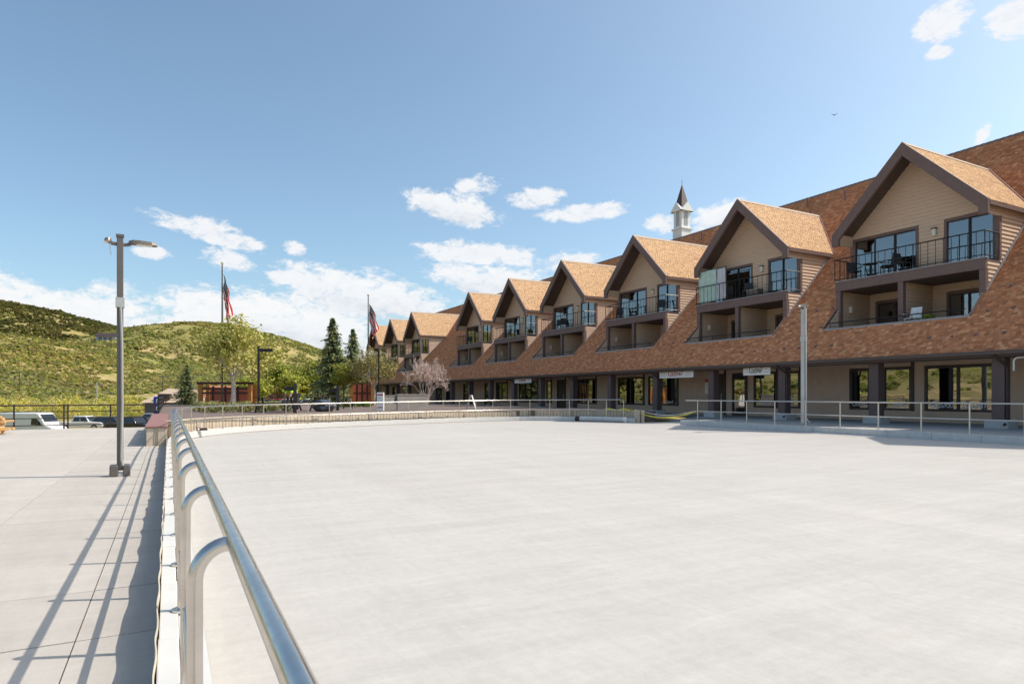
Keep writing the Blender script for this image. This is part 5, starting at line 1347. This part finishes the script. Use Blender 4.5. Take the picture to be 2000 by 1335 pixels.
for s in (-1, 1):
    MB().prism([(.55, 1.45), (.62, 2.1), (1.2, 2.1), (1.75, 1.45)], *sorted((s * 1.003, s * 1.012)), 'y').build('side_window', 'car_glass', vt_)
    for x in (-2.0, 2.05): wheel(vt_, x, s * .93, .36, .24)
    MB().box(2.9, 3.03, *sorted((s * .9, s * .55)), .85, 1.1).build('headlight', 'headlight', vt_)
    MB().box(-2.9, 2.6, *sorted((s * 1.0, s * 1.02)), .4, .62).build('side_moulding', 'car_trim', vt_)
    MB().box(1.25, 1.4, *sorted((s * 1.02, s * 1.2)), 1.45, 1.8).build('mirror', 'car_trim', vt_)
MB().hexa([(1.42, -.85, 2.52), (1.42, .85, 2.52), (1.40, .85, 2.5), (1.40, -.85, 2.5), (1.97, -.9, 1.78), (1.97, .9, 1.78), (1.94, .9, 1.77), (1.94, -.9, 1.77)]).build('windscreen', 'car_glass', vt_)
MB().box(2.98, 3.06, -.8, .8, .42, .78).build('bumper', 'car_trim', vt_)
vehicle('pickup_truck', 'white crew cab pickup parked right of the white van', 'pickup', (-9.6, 97.5, LOT), R(-26), PICK, (-1.0, -.75, .7, 1.25, 1.14, 1.86), 1.95, 'car_white', (-1.8, 1.85), .4, (-2.75, -1.05, 1.05))
vehicle('suv', 'dark SUV parked between the white pickup and the black pickup', 'SUV', (-6.2, 96.0, LOT), R(-30), SUVB, (-2.3, -2.0, .35, 1.05, 1.08, 1.78), 1.9, 'car_dark', (-1.45, 1.5), .37, splits=(.33, .66))
vehicle('pickup_truck', 'black pickup parked behind the left lamp post', 'pickup', (-3.9, 89.0, LOT), R(-38), PICK, (-1.0, -.75, .7, 1.25, 1.14, 1.88), 2.0, 'car_black', (-1.8, 1.85), .42, (-2.75, -1.05, 1.05))
vehicle('suv', 'black SUV partly hidden behind the board box', 'SUV', (-2.6, 92.5, LOT), R(-30), SUVB, (-2.3, -2.0, .35, 1.05, 1.08, 1.78), 1.9, 'car_black', (-1.45, 1.5), .37, splits=(.33, .66))
vehicle('car', 'silver car parked under the blue banner', 'car', (-1.6, 103.0, LOT + .5), R(-15), CARB, (-1.9, -1.3, .25, 1.1, .95, 1.45), 1.8, 'car_silver', (-1.35, 1.4), .33)
vehicle('car', 'white car parked beyond the blue banner near the grey garage', 'car', (1.2, 104.5, LOT + 1.0), R(5), CARB, (-1.9, -1.3, .25, 1.1, .95, 1.45), 1.8, 'car_white', (-1.35, 1.4), .33)
TG = float(height(np.array([12.0]), np.array([80.0]))[0])
for (x, y, rz, m, lab) in ((10.1, 76.5, -20, 'car_dark', 'dark car parked under the green trees behind the picnic table'), (13.0, 78.5, -15, 'car_silver', 'silver car parked right of the short dark post'), (15.4, 78.0, -25, 'car_white', 'white car parked beneath the tall spruce'), (12.0, 84.5, -25, 'car_red', 'red car mostly hidden behind other parked cars')):
    vehicle('car', lab, 'car', (x, y, TG + .02), R(rz), CARB, (-1.9, -1.3, .25, 1.1, .95, 1.45), 1.8, m, (-1.35, 1.4), .33, group='cars parked beyond the plaza')

# ------------------------------------------------------------------ far buildings, utility poles
gb = thing('garage_building', 'low dark grey garage with tan hipped roof beyond the parked cars', 'building', (1.6, 109.5, -3.0), R(-14))
MB().box(-4.2, 4.2, -3, 3, 0, 3.3).build('wall', 'wall_grey', gb)
gr = MB(); gr.v = [(-4.7, -3.5, 3.3), (4.7, -3.5, 3.3), (4.7, 3.5, 3.3), (-4.7, 3.5, 3.3), (-1.8, 0, 5.4), (1.8, 0, 5.4)]; gr.f = [(0, 1, 5, 4), (1, 2, 5), (2, 3, 4, 5), (3, 0, 4), (3, 2, 1, 0)]
gr.build('roof', 'roof_tan', gb)
MB().box(-2.0, .2, -3.06, -2.99, .1, 2.6).build('door', 'wall_grey', gb); MB().box(-2.4, -.8, -3.3, -2.2, 3.9, 4.6).build('roof_vent', 'trim_dark', gb)
MB().box(1.0, 2.2, -3.05, -2.99, 1.2, 2.3).build('window', 'car_glass', gb); MB().box(2.9, 4.2, -3.08, -3.02, 0, 3.2).build('wall_panel', 'wall_tan', gb)
rb = thing('red_roof_building', 'low tan building with red metal roof behind the timber frame', 'building', (9.9, 93.5, -.9), R(-22))
MB().box(-5.2, 4.6, -2.6, 2.6, 0, 2.0).build('wall', 'wall_tan', rb)
MB().prism([(-3.2, 1.95), (3.2, 1.95), (0, 3.55)], -5.6, 5.0, 'x').build('roof', 'roof_red', rb)
for x in (-2.5, 0, 2.2): MB().box(x, x + 1.0, -2.64, -2.58, .8, 1.6).build('window', 'car_glass', rb)
hx, hy = cxy((212 - 1000) / 1250, 505); hz = float(height(np.array([hx]), np.array([hy]))[0])
hz = max(hz, EYE + (771 - 664) / 1250 * 505)
hh_ = thing('hill_house', 'grey house with dark roof on the saddle between the hills', 'house', (hx, hy, hz - 1.0), R(-20))
MB().box(-7, 7, -5, 5, -6, 3.2).build('wall', 'louver', hh_); MB().prism([(-6.2, 3.2), (6.2, 3.2), (0, 6.2)], -8, 8, 'x').build('roof', 'trim_dark', hh_)
for x in (-5, -1.5, 2.2): MB().box(x, x + 2.4, -5.06, -4.98, .5, 2.4).build('window', 'car_glass', hh_)
MB().box(-9, 9, -7.5, -5.1, -4, -.4).build('deck', 'wall_grey', hh_)
PO = []
for (a, Y, h, lab, m) in ((-1.30, 170, 9.5, 'brown utility pole far left outside the scrub', 'wood_pole'), ((38 - 1000) / 1250, 172, 9.2, 'brown utility pole on the hillside near the left edge', 'wood_pole'), ((189 - 1000) / 1250, 172, 6.9, 'pale utility pole just left of the big lamp post', 'pole_metal'), ((318 - 1000) / 1250, 172, 9.5, 'brown utility pole right of the lamp post above the garage', 'wood_pole'), ((470 - 1000) / 1250, 172, 9.5, 'brown utility pole hidden behind the pale barked tree', 'wood_pole')):
    x, y = cxy(a, Y); z = float(height(np.array([x]), np.array([y]))[0])
    p = thing('utility_pole', lab, 'utility pole', (x, y, z - .5), 0, group='utility poles along the hill foot')
    MB().tube([(0, 0, 0), (0, 0, h)], [.17, .11], 8).build('pole', m, p); MB().box(-1.0, 1.0, -.06, .06, h - .7, h - .55).build('cross_arm', 'wood_pole', p)
    for q in (-.9, 0, .9): MB().tube([(q, 0, h - .55), (q, 0, h - .35)], .05, 6).build('insulator', 'galv', p)
    PO.append(Vector((x, y, z - .5 + h)))
for k, dz in enumerate((-.4, -1.5, -2.6)):
    wmb = MB()
    for a, b in zip(PO[:-1], PO[1:]):
        wmb.tube([a.lerp(b, q / 10) + Vector((0, 0, dz - 1.0 * math.sin(math.pi * q / 10))) for q in range(11)], .028 if k < 2 else .05, 4, cap=False)
    wmb.build('power_line', 'wire', label=['topmost power line strung between the utility poles', 'middle power line strung between the utility poles', 'lowest thicker cable strung between the utility poles'][k], cat='power line', group='power lines')
# conifers on the hill crest
for (px, py, Yd, h) in ((340, 634, 628, 5.5), (262, 654, 560, 4.0), (228, 690, 420, 4)):
    x, y = cxy((px - 1000) / 1250, Yd); z = float(height(np.array([x]), np.array([y]))[0])
    t = thing('conifer', {340: 'tiny dark conifer on the crest of the rounded hill', 262: 'tiny conifer in the saddle right of the lamp post', 228: 'tiny dark conifer on slope just right of lamp post'}[px], 'tree', (x, y, z - .5), group='lone conifers on the hills')
    mb = MB()
    for k in range(4): mb.tube([(0, 0, h * (.1 + .22 * k)), (0, 0, h * (.45 + .2 * k))], [h * (.28 - .05 * k), .05], 9)
    mb.build('crown', 'bark_brown' if False else 'dark_green', t) if 'dark_green' in M else mb.build('crown', mat('dark_green', (.03, .05, .025), .9, var=.3), t)
    MB().tube([(0, 0, 0), (0, 0, h * .2)], .2, 6).build('trunk', 'bark_brown', t)
# bird
bd = thing('bird', 'small dark bird flying high above the lodge roof', 'bird', (*cxy((1630 - 1000) / 1250, 60), EYE + (771 - 225) / 1250 * 60), R(40))
bb = MB(); bb.tube([(-.16, 0, 0), (-.05, 0, .01), (.06, 0, .01), (.14, 0, .02)], [.01, .045, .04, .012], 8); bb.build('body', 'cloth_dark', bd, smooth=True)
for s in (-1, 1): MB().hexa([(-.06, 0, .01), (.05, 0, .01), (.05, 0, .02), (-.06, 0, .02), (-.10, s * .28, .09), (-.04, s * .28, .09), (-.04, s * .28, .096), (-.10, s * .28, .096)]).build('wing', 'cloth_dark', bd)
